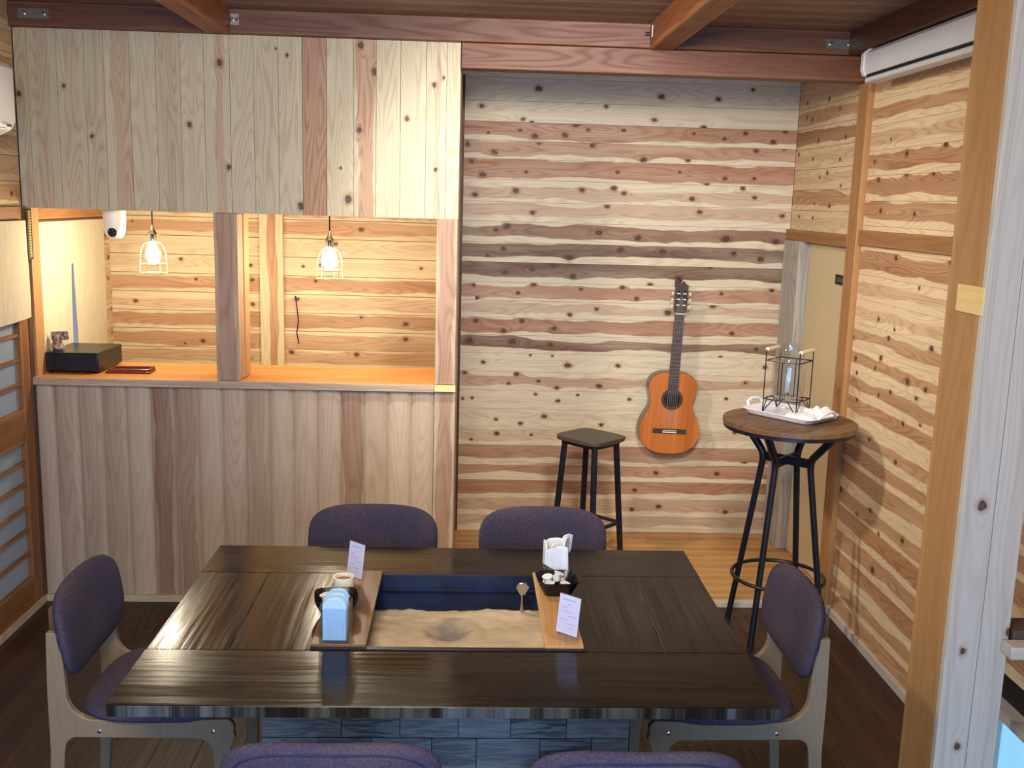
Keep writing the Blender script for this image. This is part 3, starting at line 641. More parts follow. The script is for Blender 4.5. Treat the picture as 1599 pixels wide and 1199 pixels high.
# noren curtains
def curtain(y0, y1, z0, z1, x, amp, slit=None, wave=3.1, skew=0., th=.003):
    m = MB(); nu, nv = 36, 28; V = []; 
    for side in (0, 1):
        for j in range(nv+1):
            for i in range(nu+1):
                y = y0+(y1-y0)*i/nu; q = j/nv; z = z1+(z0-z1)*q+skew*q*math.sin(i/nu*3)
                if slit:
                    yc, zt, hw = slit
                    if z < zt:
                        g = hw*((zt-z)/(zt-z0))**.8
                        y = y+(g*max(0, 1-abs(y-yc)/.25) if y >= yc else -g*max(0, 1-abs(y-yc)/.25))
                V.append((x+side*th+amp*(.25+q)*math.sin(i/nu*wave*6.28+.6)+amp*.3*math.sin(i*1.7+j*.2)*q, y, z))
    S = (nu+1)*(nv+1); F = []; yc_i = None
    if slit: yc_i = int(round((slit[0]-y0)/(y1-y0)*nu))
    for j in range(nv):
        for i in range(nu):
            if slit and i == yc_i-1 and z1+(z0-z1)*(j+1)/nv < slit[1]: continue
            a = j*(nu+1)+i; F.append((a, a+1, a+nu+2, a+nu+1)); F.append((S+a, S+a+nu+1, S+a+nu+2, S+a+1))
    m.add(V, F); return m
def noren(name, label, m, rod, loc):
    t_ = thing(name, label, 'curtain', loc)
    obj('cloth', m, M['linen'], t_, world=True, smooth=60)
    q = MB(); q.tube(rod, .007, 8); obj('rod', q, M['trim'], t_, world=True)
noren('noren_curtain', 'short cream linen curtain over the shoji door at far left', curtain(3.3, 4.54, 1.355, 1.772, -1.925, .006, wave=2.3, skew=-.02), [(-1.935, 3.2, 1.765), (-1.935, 4.56, 1.765)], (-1.93, 3.9, 1.36))
noren('noren_curtain', 'long cream linen curtain with a narrow slit hanging behind the counter', curtain(4.76, 5.60, 1.085, 1.768, -1.962, .003, slit=(5.15, 1.535, .022), wave=1.6), [(-1.960, 4.74, 1.765), (-1.960, 5.60, 1.765)], (-1.96, 5.2, 1.085))
# black and gold strip
st = thing('hanging_strip', 'narrow black strip with gold markings hung on the yellow post', 'strip', (-1.93, 4.60, 1.60))
mb = MB(); mb.box(-1.932, -1.926, 4.565, 4.615, 1.600, 1.822); obj('strip', mb, M['tape'], st, world=True)
mb = MB()
for i in range(17): mb.box(-1.926, -1.9245, 4.580, 4.600, 1.612+i*.012, 1.620+i*.012)
obj('gold_marks', mb, M['gold'], st, world=True)

# ================================================================ COUNTER THINGS
# cash drawer: black box
cd = thing('cash_drawer', 'flat black box standing at the left end of the counter', 'cash drawer', (-1.83, 4.86, 1.0705))
mb = MB(); mb.box(-1.942, -1.700, 4.72, 5.04, 1.076, 1.166); obj('case', mb, M['blackplastic'], cd, world=True, bevel=.004)
mb = MB(); mb.box(-1.938, -1.705, 4.712, 4.719, 1.084, 1.156); obj('drawer_front', mb, M['blackplastic'], cd, world=True, bevel=.002)
for x in (-1.93, -1.72):
    for y in (4.75, 5.01):
        mb = MB(); mb.lathe([(.012, 0), (.012, .006)], (x, y, 1.0700), 10); obj('foot', mb, M['rubber'], cd, world=True)
# ornament on the box
og = thing('carved_ornament', 'small speckled brown figure holding a sign on the black box', 'ornament', (-1.915, 4.80, 1.1665))
mb = MB(); mb.lathe([(.020, 0), (.029, .01), (.027, .03), (.020, .042), (.024, .052), (.022, .068), (.010, .078)], n=14); obj('body', mb, M['ornament'], og)
mb = MB(); mb.box(-.022, .060, -.012, -.006, .046, .088); mb.xf(Matrix.Rotation(R(-3), 4, 'Y')); obj('board', mb, M['ornament'], og, bevel=.003)
# wallet / bill tray
wt = thing('bill_tray', 'red-brown leather bill tray beside the black box', 'tray', (-1.58, 4.79, 1.0700))
mb = MB(); mb.box(-.10, .105, -.055, .055, 0, .010); obj('base', mb, M['leather'], wt, bevel=.006)
mb = MB(); mb.tube([(-.085, -.045, .013), (.09, -.045, .015), (.100, -.035, .018), (.100, .035, .018), (.09, .045, .015), (-.085, .045, .013)], .006, 8, closed=True); obj('raised_rim', mb, M['leather'], wt)
# security camera
sc_ = thing('security_camera', 'white dome security camera fixed under the left end of the hatch panel', 'camera', (-1.615, 4.76, 1.824))
mb = MB(); mb.lathe([(.030, -.126), (.040, -.112), (.047, -.09), (.050, -.06), (.050, -.004), (.046, 0)], n=28); obj('body', mb, M['white'], sc_)
mb = MB(); mb.lathe([(.0215, 0), (.020, .004), (.010, .006)], n=20); mb.xf(Matrix.Translation((.003, -.0425, -.1015)) @ Matrix.Rotation(R(105), 4, 'X')); ln = obj('lens', mb, M['blackhole'], sc_)
for k in range(5):
    mb = MB(); a = k*1.257; mb.lathe([(.003, 0), (.002, .002)], n=6); mb.xf(Matrix.Translation((.003, -.0425, -.1015)) @ Matrix.Rotation(R(105), 4, 'X') @ Matrix.Translation((.012*math.cos(a), .012*math.sin(a), .005))); obj('led', mb, M['steel'], ln)

# pendants
def pendant(label, x, y, z):
    """z = bulb centre"""
    r = thing('pendant_lamp', label, 'lamp', (x, y, z), group=None)
    mb = MB(); mb.tube([(0, 0, .125), (0, 0, 2.74-z)], .0035, 8); obj('cord', mb, M['blackplastic'], r)
    mb = MB(); mb.lathe([(.045, 2.715-z), (.045, 2.74-z)], n=20); obj('ceiling_cap', mb, M['blackplastic'], r)
    mb = MB(); mb.lathe([(.012, .045), (.017, .05), (.018, .078), (.021, .084), (.016, .094), (.010, .104), (.006, .125)], n=20); cp = obj('socket', mb, M['chrome'], r)
    mb = MB(); mb.tube([(.018, 0, .078), (.036, 0, .083)], .0025, 6); mb.lathe([(.005, 0), (.005, .006)], (.036, 0, .080), 8); obj('switch_key', mb, M['brassy'], cp)
    mb = MB(); mb.lathe([(.010, .046), (.013, .034), (.024, .016), (.034, -.008), (.033, -.028), (.020, -.046), (.005, -.053)], n=24); obj('bulb', mb, M['bulb'], r)
    mb = MB()
    for k in range(6):
        a = k*math.pi/3+.3; pts = [(.020, .048), (.036, .040), (.050, .018), (.058, -.012), (.060, -.050), (.062, -.100)]
        mb.tube([(q*math.cos(a), q*math.sin(a), h) for q, h in pts], .0022, 6)
    for q, h in ((.060, -.058), (.062, -.100), (.020, .048)):
        mb.tube([(q*math.cos(t_), q*math.sin(t_), h) for t_ in [i*2*math.pi/24 for i in range(24)]], .0022, 6, closed=True)
    obj('wire_cage', mb, M['brassy'], r)
    return r
pendant('lit caged pendant bulb in the left hatch opening', -1.476, 4.86, 1.632)
pendant('lit caged pendant bulb in the right hatch opening', -.652, 4.86, 1.624)

# ================================================================ DINING TABLE
TZ = .70; T0, T1, TY0, TY1 = -.844, .792, 2.284, 3.429
HX0, HX1, HY0, HY1 = -.405, .338, 2.612, 3.168
tb = thing('dining_table', 'large dark stained dining table with a sunken sand hearth in its middle', 'table', (-.03, 2.86, 0))
def top(name, o, U, V, L, W, seed, T=.030):
    m = MB(); c = .003
    m.plank(o, U, V, Z_, L, W, T, .2, .8, 1, 1, [], [(0, 0), (0, T-c), (c, T), (W-c, T), (W, T-c), (W, 0)], seed=seed); obj(name, m, M['table'], tb, world=True)
z0 = TZ-.030
top('front_board', (T0, TY0, z0), X_, Y_, T1-T0, .309, 3.)
top('rear_board', (T0, 3.167, z0), X_, Y_, T1-T0, TY1-3.167, 8.)
top('side_board', (T0+.219, 2.594, z0), Y_, -X_, .572, .219, 12.)
top('side_board', (HX0-.001, 2.594, z0), Y_, -X_, .572, HX0-.001-(T0+.2195), 17.)
top('side_board', (T1-.225, 2.594, z0), Y_, X_, .572, .225, 22.)
top('side_board', (HX1+.001, 2.594, z0), Y_, X_, .572, T1-.2255-HX1-.001, 27.)
# base box under the table: boards set like brickwork
mb = MB(); bx0, bx1, by0, by1 = -.52, .46, 2.50, 3.10
mb.box(bx0+.014, bx1-.014, by0+.014, by1-.014, 0, TZ-.16, 1)
zz = z0-.002; row = 0
for hgt, xs in ((.058, [bx0, bx1]), (.115, [bx0, -.31, -.155, 0., .14, .29, bx1]), (.115, [bx0, -.37, -.23, -.07, .05, .22, .36, bx1]), (.115, [bx0, -.3, -.13, .02, .16, .31, bx1]), (.115, [bx0, -.4, -.2, -.05, .1, .27, bx1]), (.15, [bx0, -.3, -.13, .02, .16, .31, bx1])):
    for a, b in zip(xs, xs[1:]):
        mb.plank((a+.001, by0+.014, zz-hgt+.001), X_, Z_, -Y_, b-a-.002, hgt-.002, .014, seed=random.uniform(0, 50))
    for x, N in ((bx0+.014, -X_), (bx1-.014, X_)):
        mb.plank((x, by0+.014, zz-hgt+.001), Y_, Z_, N, by1-by0-.03, hgt-.002, .014, seed=random.uniform(0, 50))
    zz -= hgt
obj('base_box', mb, [M['base'], M['blackhole']], tb, world=True)['label'] = 'boarded box base with dark stain, tinted blue as by daylight'
# hearth
mb = MB(); hw = .006; yb = HY1-.012; yf = HY0+.004; xl = HX0+.006; xr = HX1-.006; zb = TZ-.13
mb.box(xl, xr, yb, yb+.006, zb, TZ+.002); mb.box(xl, xr, yf-.006, yf, zb, TZ+.001); mb.box(xl-.006, xl, yf, yb, zb, TZ+.001); mb.box(xr, xr+.006, yf, yb, zb, TZ+.001)
mb.box(xl, xr, yb-.022, yb, TZ-.045, TZ-.040); mb.box(xl, xr, yf, yb, zb-.004, zb)
obj('hearth_liner', mb, M['pitsteel'], tb, world=True)['label'] = 'blue-black steel hearth liner'
mb = MB(); mb.box(HX0-.002, HX1+.012, HY0-.018, HY0-.001, TZ-.003, TZ+.003); obj('front_strip', mb, M['black'], tb, world=True, bevel=.001)
# sand bed with an uneven ridge
from mathutils import noise as NZ
mb = MB(); nx, ny = 90, 70; V = []
sx, sy = -.035, 2.875
for j in range(ny+1):
    for i in range(nx+1):
        x = xl+.001+(xr-xl-.002)*i/nx; y = yf+.001+(yb-yf-.002)*j/ny
        h = .008*NZ.fractal(Vector((x*7, y*9, 1)), 1, 2, 3)+.004*NZ.noise(Vector((x*30, y*30, 4)))+.003*NZ.noise(Vector((x*22, y*80, 9)))
        h -= .020*math.exp(-(((x-sx)/.05)**2+((y-sy)/.05)**2)); h += .010*math.exp(-((math.hypot(x-sx, y-sy)-.075)/.03)**2)
        edge = yb-.105+.018*NZ.noise(Vector((x*9, 0, 2)))+.008*NZ.noise(Vector((x*30, 0, 7)))
        k = min(1, max(0, (y-edge)/.02)); k = k*k*(3-2*k)
        V.append((x, y, TZ-.074+h-k*.05))
mb.add(V, [(j*(nx+1)+i, j*(nx+1)+i+1, (j+1)*(nx+1)+i+1, (j+1)*(nx+1)+i) for j in range(ny) for i in range(nx)])
so = bpy.data.objects.new('hearth_sand', None)
mb.xf(Matrix.Translation((-sx, -sy, -TZ)))
o = obj('hearth_sand', mb, M['sand'], tb, smooth=80); o.location = Vector((sx, sy, TZ))-tb.location; o['label'] = 'raked tan sand filling the hearth'
# tray boards on the hearth
def lidboard(label, x0, x1, mat, seed):
    m = MB(); m.wood_box(x0, x1, HY0-.004, HY1+.003, TZ+.001, TZ+.010, 1, seed=seed, tone=.7); tag(obj('hearth_board', m, mat, bevel=.002), label, 'board')
lidboard('brown wooden board laid over the left end of the sand hearth', HX0-.002, -.256, M['traydark'], 4.)
lidboard('light tan wooden board laid over the right end of the sand hearth', .235, HX1+.004, M['tray'], 9.)
# ash scoop standing in the sand
sp_ = thing('ash_scoop', 'small metal scoop standing upright in the hearth sand', 'scoop', (.196, 3.035, TZ-.10))
mb = MB(); mb.tube([(0, 0, 0), (0, .004, .02), (0, .008, .085)], [.009, .007, .006], 8); obj('handle', mb, M['chrome'], sp_)
mb = MB(); mb.prism([(-.006, .080), (.006, .080), (.022, .108), (.012, .122), (0, .125), (-.012, .122), (-.022, .108)], .004, .010, lambda a, b, h: (a, h, b)); obj('blade', mb, M['chrome'], sp_, bevel=.002)

BZ = TZ+.0105   # top of the tray boards
# ---- table card
def table_card(label, x, y, rz, tilt=8):
    r = thing('menu_card', label, 'menu card', (x, y, BZ), R(rz))
    mb = MB(); mb.box(-.037, .037, -.022, .030, 0, .0025); obj('stand_foot', mb, M['acrylic'], r)
    mb = MB(); mb.box(-.037, .037, -.0012, .0012, .002, .125); mb.xf(Matrix.Rotation(R(-tilt), 4, 'X')); obj('acrylic_sheet', mb, M['acrylic'], r)
    mb = MB(); mb.box(-.035, .035, -.0022, -.0014, .014, .123); mb.xf(Matrix.Rotation(R(-tilt), 4, 'X')); cd_ = obj('card', mb, M['card'], r)
    mb = MB()
    for i, (a, b) in enumerate(((-.022, .02), (-.006, .006), (-.024, -.006), (-.02, .01), (0, .026), (-.024, .0), (-.004, .026), (.0, .022))):
        z = .108-.011*i; mb.box(a, b, -.0027, -.0022, z, z+(.005 if i == 0 else .0028))
    mb.xf(Matrix.Rotation(R(-tilt), 4, 'X')); obj('printed_lines', mb, M['print'], cd_)
table_card('small pale card in a clear stand at the rear of the brown board', -.340, 3.075, -42)
table_card('small pale card in a clear stand at the front of the light board', .297, 2.655, -40)
# ---- napkin box left
nb = thing('napkin_holder', 'clear acrylic box of bluish-white folded napkins on the brown board', 'napkin holder', (-.343, 2.655, BZ), R(-2))
mb = MB(); a, b, h = .040, .042, .100
mb.box(-a, a, -b, b, 0, .003); mb.box(-a, a, -b, -b+.0025, .003, h); mb.box(-a, a, b-.0025, b, .003, h); mb.box(-a, -a+.0025, -b+.0025, b-.0025, .003, h); mb.box(a-.0025, a, -b+.0025, b-.0025, .003, h)
obj('clear_box', mb, M['acrylic'], nb)
random.seed(5)
NAPB = plain('pale blue napkin paper', srgb(176, 216, 246), .8, noise=.1, nscale=60, stretch=(8, 4, .2), bump=.3)
for i in range(7):
    y = -.034+i*.0105; w_ = random.uniform(.030, .034); hh = random.uniform(.112, .132); mb = MB()
    pts = [(-w_, .004), (w_, .004), (w_, hh-.018), (w_*.7, hh-.004), (w_*.2, hh), (-w_*.5, hh-.003), (-w_, hh-.02)]
    mb.prism(pts, y, y+.008, lambda p, q, t_: (p, t_, q)); mb.xf(Matrix.Rotation(R(random.uniform(-2, 2)), 4, 'Z')); obj('napkin', mb, NAPB, nb, bevel=.002)
# ---- cups
def cup(label, x, y, r0, h, mat, rim=None):
    m = MB(); m.lathe([(r0*.9, 0), (r0, .01), (r0, h), (r0-.003, h), (r0-.003, .012), (0.001, .010)], (0, 0, 0), 28, caps=False)
    t_ = thing('cup', label, 'cup', (x, y, BZ)); obj('cup_wall', m, mat, t_)
    m = MB(); m.lathe([(r0*.9, 0), (r0*.9, .004)], n=28); obj('cup_base', m, mat, t_)
    return t_
c1 = cup('white sweetener cup behind the black bowl on the brown board', -.358, 2.955, .031, .062, M['cream'])
mb = MB(); mb.lathe([(.0278, .046), (.0278, .050), (.018, .055), (.001, .057)], n=20, caps=False); obj('contents', mb, plain('brown sugar', srgb(176, 136, 100), .9, noise=.2, nscale=200), c1)
# ---- bowls
def bowl(label, x, y, rz, sx_=.054, sy_=.054, seed=1, items=7, side=''):
    r = thing('square_bowl', label, 'bowl', (x, y, BZ), R(rz))
    m = MB(); H = .048
    def ring(s_, z, k=.85):
        o_ = []
        for i in range(32):
            t_ = 2*math.pi*i/32; c_, s2 = math.cos(t_), math.sin(t_); e = .45
            o_.append((s_*sx_*math.copysign(abs(c_)**e, c_), s_*sy_*math.copysign(abs(s2)**e, s2), z))
        return o_
    rings = [ring(.60, 0), ring(.66, .002), ring(.82, .022), ring(1., H), ring(.96, H+.001), ring(.78, .024), ring(.60, .007)]
    V = sum(rings, []); F = []
    for k in range(len(rings)-1):
        for i in range(32): F.append((k*32+i, k*32+(i+1) % 32, (k+1)*32+(i+1) % 32, (k+1)*32+i))
    F.append(tuple(range(32))[::-1]); F.append(tuple(range((len(rings)-1)*32, len(rings)*32))); m.add(V, F)
    obj('bowl_shell', m, M['blackplastic'], r)
    random.seed(seed)
    spots = [(-.022, -.020), (.020, -.022), (.024, .018), (-.018, .020), (0, 0), (.004, .026), (-.028, .0)]
    for i in range(items):
        px, py = spots[i]; t_ = thing('creamer_pod', label2[side], 'creamer', (0, 0, 0), 0, 'small white pods in the '+side+' bowl')
        q = math.radians(rz); wx = x+px*math.cos(q)-py*math.sin(q); wy = y+px*math.sin(q)+py*math.cos(q)
        t_.location = (wx, wy, BZ+.018+(.016 if i >= 4 else 0)); t_.rotation_euler = (random.uniform(-.5, .5), random.uniform(-.5, .5), random.uniform(0, 6))
        m = MB(); m.lathe([(.010, 0), (.013, .012), (.0135, .018)], n=16); obj('pod', m, M['cream'], t_)
        m = MB(); m.lathe([(.0165, .018), (.0165, .0192)], n=16); obj('foil_lid', m, M['paper'], t_)
label2 = {'left': 'small white creamer pod heaped in the black bowl on the brown board', 'right': 'small white creamer pod heaped in the black bowl on the light board'}
bowl('black square bowl of small packets on the brown board', -.366, 2.838, 8, .066, .064, 2, 7, 'left')
bowl('black square bowl of creamer pods on the light board', .300, 3.003, 4, .066, .064, 3, 7, 'right')
# ---- glass with napkins at right rear
gh = thing('napkin_tumbler', 'clear tumbler stuffed with white folded napkins at the rear of the light board', 'napkin holder', (.303, 3.118, BZ))
mb = MB(); mb.lathe([(.034, 0), (.037, .01), (.038, .095), (.036, .095), (.035, .012), (.001, .010)], n=28, caps=False); obj('tumbler', mb, M['glass'], gh)
mb = MB(); mb.lathe([(.030, .010), (.031, .085)], n=24); obj('steel_liner', mb, M['chrome'], gh)
for px, py, rz, w_, h0, h1, lean in ((-.012, -.041, 10, .030, .045, .118, 3), (.020, -.036, -28, .024, .035, .122, -3), (.032, .0, 70, .026, .05, .135, 4), (-.034, .0, 95, .026, .05, .128, -4), (0, .038, 0, .03, .05, .125, 0), (.006, .012, 30, .024, .085, .118, 0), (.028, .024, 40, .022, .085, .14, 8)):
    mb = MB(); mb.prism([(-w_, h0+.018), (w_*.6, h0-.010), (w_, h0), (w_, h1-.004), (w_*.3, h1), (-w_*.6, h1-.003), (-w_, h1-.012)], -.003, .003, lambda p, q, t_: (p, t_, q))
    mb.xf(Matrix.Translation((px, py, 0)) @ Matrix.Rotation(R(rz), 4, 'Z') @ Matrix.Rotation(R(lean), 4, 'Y')); obj('napkin', mb, M['paper'], gh, bevel=.0015)

# ================================================================ CHAIRS
def arc(cx, cz, r, a0, a1, n=6): return [(cx+r*math.cos(R(a0+(a1-a0)*i/n)), cz+r*math.sin(R(a0+(a1-a0)*i/n))) for i in range(n+1)]
def side_poly():
    # x forward, z up
    P = [(-.298, 0), (-.266, 0), (-.234, .34)] + arc(-.200, .341, .033, 178, 92, 5) + [(.120, .371)] + arc(.138, .327, .044, 88, 8, 6)
    P += [(.192, 0), (.222, 0), (.228, .30), (.232, .335), (.246, .375)] + arc(.214, .404, .030, -20, 70, 4) + [(.19, .430), (-.10, .428)]
    P += arc(-.146, .506, .078, 268, 186, 7) + [(-.228, .600), (-.234, .690), (-.272, .690), (-.277, .50), (-.276, .33)]
    return P
def pillow(w_, h_, t_, n=40, e=2.9, curve=0., rings=9, dip=0.):
    """rounded cushion: a across, b up, c thick"""
    m = MB(); V = []; F = []
    rs = [math.sin(math.pi/2*i/rings) for i in range(rings+1)]
    seq = [(r_, 1) for r_ in rs] + [(r_, -1) for r_ in reversed(rs[:-1])]
    for r_, s_ in seq:
        zt = t_*(max(0, 1-r_**4))**.5*s_
        for k in range(n):
            a_ = 2*math.pi*k/n; c_, q_ = math.cos(a_), math.sin(a_); E = 2/e
            x = r_*w_*math.copysign(abs(c_)**E, c_); y = r_*h_*math.copysign(abs(q_)**E, q_)
            y += dip*(1-(x/w_)**2)*(-1 if y > 0 else .0)*abs(y/h_)
            V.append((x, y, zt+curve*x*x))
    for i in range(len(seq)-1):
        for k in range(n): F.append((i*n+k, i*n+(k+1) % n, (i+1)*n+(k+1) % n, (i+1)*n+k))
    m.add(V, F); return m
def make_chair(label):
    r = thing('dining_chair', label, 'chair', (0, 0, 0))
    for s_ in (-1, 1):
        m = MB(); m.prism(side_poly(), s_*.205-.011, s_*.205+.011, lambda a, b, h: (a, h, b)); fr = obj('side_frame', m, M['beech'], r, bevel=.003)
        for sx_ in (-.135, .185):
            q = MB(); q.lathe([(.006, 0), (.006, .003), (.003, .004)], n=10); q.xf(Matrix.Translation((sx_, s_*.216, .395)) @ Matrix.Rotation(R(-90*s_), 4, 'X')); obj('screw', q, M['chrome'], fr)
    for x0, z0_ in ((-.15, .385), (.17, .385)):
        m = MB(); m.box(x0-.012, x0+.012, -.194, .194, z0_-.018, z0_+.018); obj('cross_rail', m, M['beech'], r, bevel=.003)
    # seat
    m = pillow(.228, .236, .036, e=3.4); m.xf(Matrix.Translation((.012, 0, .440))); obj('seat', m, M['fabric'], r, merge=True, smooth=70)
    # backrest
    m = pillow(.238, .137, .028, e=3.2, curve=.55, dip=.004)
    Mx = Matrix.Translation((-.248, 0, .662)) @ Matrix.Rotation(R(-9), 4, 'Y') @ Matrix(((0, 0, 1, 0), (1, 0, 0, 0), (0, 1, 0, 0), (0, 0, 0, 1)))
    m.xf(Mx); bk = obj('backrest', m, M['fabric'], r, merge=True, smooth=70)
    m = MB(); pts = []
    for k in range(64):
        a_ = 2*math.pi*k/64; c_, q_ = math.cos(a_), math.sin(a_); E = 2/3.0; rr_ = .90
        x = rr_*.238*math.copysign(abs(c_)**E, c_); y = rr_*.135*math.copysign(abs(q_)**E, q_)
        y += .004*(1-(x/.238)**2)*(-1 if y > 0 else 0)*abs(y/.135)
        pts.append(Vector((x, y, -.0165+.55*x*x)))
    m.tube([Mx @ p for p in pts], .0028, 6, closed=True); obj('piping', m, M['piping'], bk)
    for s_ in (-1, 1):
        m = MB(); m.wood_box(-.290, -.262, s_*.135-.016, s_*.135+.016, .60, .735, 2, tone=1.); obj('back_bracket', m, M['traydark'], r, bevel=.006)
    return r
ch = make_chair('blue-grey padded chair at the left side of the table, facing right'); ch.location = (-.885, 2.925, 0)
dup(ch, (.800, 2.925, 0), math.pi, 'blue-grey padded chair at the right side of the table by the bar table')
dup(ch, (-.327, 3.37, 0), -math.pi/2, 'blue-grey padded chair behind the table on the left, before the counter')
dup(ch, (.300, 3.37, 0), -math.pi/2, 'blue-grey padded chair behind the table in front of the bar stool')
dup(ch, (-.268, 2.215, 0), math.pi/2, 'blue-grey padded chair nearest the viewer, left one at the bottom edge')
dup(ch, (.380, 2.185, 0), math.pi/2, 'blue-grey padded chair nearest the viewer, right one at the bottom edge')

# ================================================================ BAR STOOL
FZ = .0105
bs = thing('bar_stool', 'tall black bar stool with a square seat beside the guitar', 'stool', (.662, 5.13, FZ))
mb = MB()
rr_ = []
for k in range(48):
    a_ = 2*math.pi*k/48; c_, q_ = math.cos(a_), math.sin(a_); rr_.append((.140*math.copysign(abs(c_)**.42, c_), .150*math.copysign(abs(q_)**.42, q_)))
mb.prism(rr_, .690, .712); mb.xf(Matrix.Rotation(R(44), 4, 'Z')); obj('seat', mb, M['seattop'], bs, bevel=.004)
mb = MB(); mb.prism([(x*.86, y*.86) for x, y in rr_], .672, .690); mb.xf(Matrix.Rotation(R(44), 4, 'Z')); obj('seat_frame', mb, M['black'], bs)
for k in range(4):
    a_ = R(90*k+2); m = MB(); m.tube([(.135*math.cos(a_), .135*math.sin(a_), .680), (.190*math.cos(a_), .190*math.sin(a_), .004)], .0165, 10); lgm = obj('leg', m, M['black'], bs)
    m = MB(); m.lathe([(.019, 0), (.018, .014)], (.190*math.cos(a_), .190*math.sin(a_), 0), 12); obj('rubber_foot', m, M['rubber'], lgm)
m = MB()
for k in range(4):
    a_, b_ = R(90*k+2), R(90*k+92); m.tube([(.170*math.cos(a_), .170*math.sin(a_), .24), (.170*math.cos(b_), .170*math.sin(b_), .24)], .010, 8)
obj('footrest', m, M['black'], bs)

# ================================================================ BAR TABLE
bt = thing('bar_table', 'tall round wooden-topped bar table with black splayed legs by the right wall', 'bar table', (1.430, 4.30, 0))
m = MB(); c48 = [(.288*math.cos(2*math.pi*k/72), .288*math.sin(2*math.pi*k/72)) for k in range(72)]
b0 = len(m.v)
for h in (.978, 1.000):
    for x, y in c48: m.v.append(Vector((x, y, h)))
def wat(i):
    p = m.v[i]; return ((p.x*.8+p.y*.6, -p.x*.6+p.y*.8+.3, 5.), (9, 9, .001), (.1, .5, 1, 1))
for f in [tuple(range(72))[::-1], tuple(range(72, 144))]+[(i, (i+1) % 72, 72+(i+1) % 72, 72+i) for i in range(72)]: m.face(f, 0, [wat(i) for i in f])
obj('table_top', m, M['bartop'], bt, bevel=.002)
m = MB(); m.lathe([(.276, .960), (.284, .962), (.284, .978)], n=72); obj('top_rim', m, M['black'], bt)['label'] = 'black rim under the wooden top'
for k in range(4):
    a_ = R(45+90*k+3); c_, q_ = math.cos(a_), math.sin(a_)
    m = MB(); pts = [(.212, .962), (.190, .93), (.120, .845), (.112, .82), (.114, .79), (.232, .004)]
    m.tube([(x*c_, x*q_, z) for x, z in pts], [.018, .018, .017, .017, .0145, .0135], 12); l_ = obj('leg', m, M['black'], bt)
    m = MB(); m.lathe([(.017, 0), (.016, .012)], (.232*c_, .232*q_, 0), 12); obj('rubber_foot', m, M['rubber'], l_)
m = MB()
for k in range(2):
    a_ = R(45+90*k+3); c_, q_ = math.cos(a_), math.sin(a_)
    n0 = len(m.v); m.box(-.112, .112, -.005, .005, .800, .840); m.xf(Matrix.Rotation(a_, 4, 'Z'), n0)
obj('cross_brace', m, M['black'], bt)
m = MB(); m.tube([(.203*math.cos(t_), .203*math.sin(t_), .28) for t_ in [i*2*math.pi/48 for i in range(48)]], .009, 8, closed=True); obj('foot_ring', m, M['black'], bt)

# ---- tray on the bar table
TX, TYc, ROT = 1.452, 4.372, R(-52)
ty = thing('serving_tray', 'white glazed handled tray on the bar table', 'tray', (TX, TYc, 1.0015), ROT)
m = MB(); a, b = .182, .122; V = []; F = []
def rrect(sx_, sy_, z, e=.26, n=48):
    o_ = []
    for k in range(n):
        t_ = 2*math.pi*k/n; c_, q_ = math.cos(t_), math.sin(t_); o_.append((sx_*math.copysign(abs(c_)**e, c_), sy_*math.copysign(abs(q_)**e, q_), z))
    return o_
rings = [rrect(a*.88, b*.86, 0), rrect(a*.92, b*.92, .004), rrect(a, b, .022), rrect(a+.006, b+.006, .024), rrect(a+.006, b+.006, .027), rrect(a-.004, b-.004, .026), rrect(a*.88, b*.88, .007), rrect(a*.4, b*.4, .006)]
V = sum(rings, []); n_ = 48
for k in range(len(rings)-1):
    for i in range(n_): F.append((k*n_+i, k*n_+(i+1) % n_, (k+1)*n_+(i+1) % n_, (k+1)*n_+i))
F.append(tuple(range(n_))[::-1]); F.append(tuple(range((len(rings)-1)*n_, len(rings)*n_))); m.add(V, F); obj('tray_dish', m, M['ceramic'], ty)
for s_ in (-1, 1):
    m = MB(); m.tube([(s_*(a), -.055, .024), (s_*(a+.012), -.050, .040), (s_*(a+.016), -.02, .052), (s_*(a+.016), .02, .052), (s_*(a+.012), .050, .040), (s_*a, .055, .024)], [.006, .007, .008, .008, .007, .006], 10); obj('handle', m, M['ceramic'], ty)
# towels on the tray
def towel(label, x, y, z, rz, sx_, sy_, h, seed):
    m = MB(); n1_, n2_ = 30, 20; V = []
    for j in range(n2_+1):
        for i in range(n1_+1):
            u = i/n1_*2-1; v = j/n2_*2-1
            d_ = max(0, 1-max(abs(u), abs(v))**3)
            hh = h*d_**.5*(.8+.5*NZ.noise(Vector((u*1.7+seed, v*1.5, seed))))+.0025*math.sin(u*7+v*3+seed)*d_
            V.append((u*sx_*(1+.12*NZ.noise(Vector((v*2, seed, 0)))), v*sy_*(1+.15*NZ.noise(Vector((u*2, seed, 5)))), max(.0, hh)))
    F = [(j*(n1_+1)+i, j*(n1_+1)+i+1, (j+1)*(n1_+1)+i+1, (j+1)*(n1_+1)+i) for j in range(n2_) for i in range(n1_)]
    # closing skirt and base
    base = [i for i in range(n1_+1)]+[(j+1)*(n1_+1)-1 for j in range(1, n2_+1)]+[n2_*(n1_+1)+i for i in range(n1_-1, -1, -1)]+[j*(n1_+1) for j in range(n2_-1, 0, -1)]
    m.add(V, F); k0 = len(m.v)
    for i in base: m.v.append(Vector((m.v[i].x*.97, m.v[i].y*.97, -.002)))
    L_ = len(base)
    for i in range(L_): m.face((base[i], base[(i+1) % L_], k0+(i+1) % L_, k0+i))
    m.face(tuple(range(k0, k0+L_)))
    o = tag(obj('folded_towel', m, M['cloth'], smooth=70), label, 'towel'); o.location = (x, y, z); o.rotation_euler = (0, 0, rz); return o
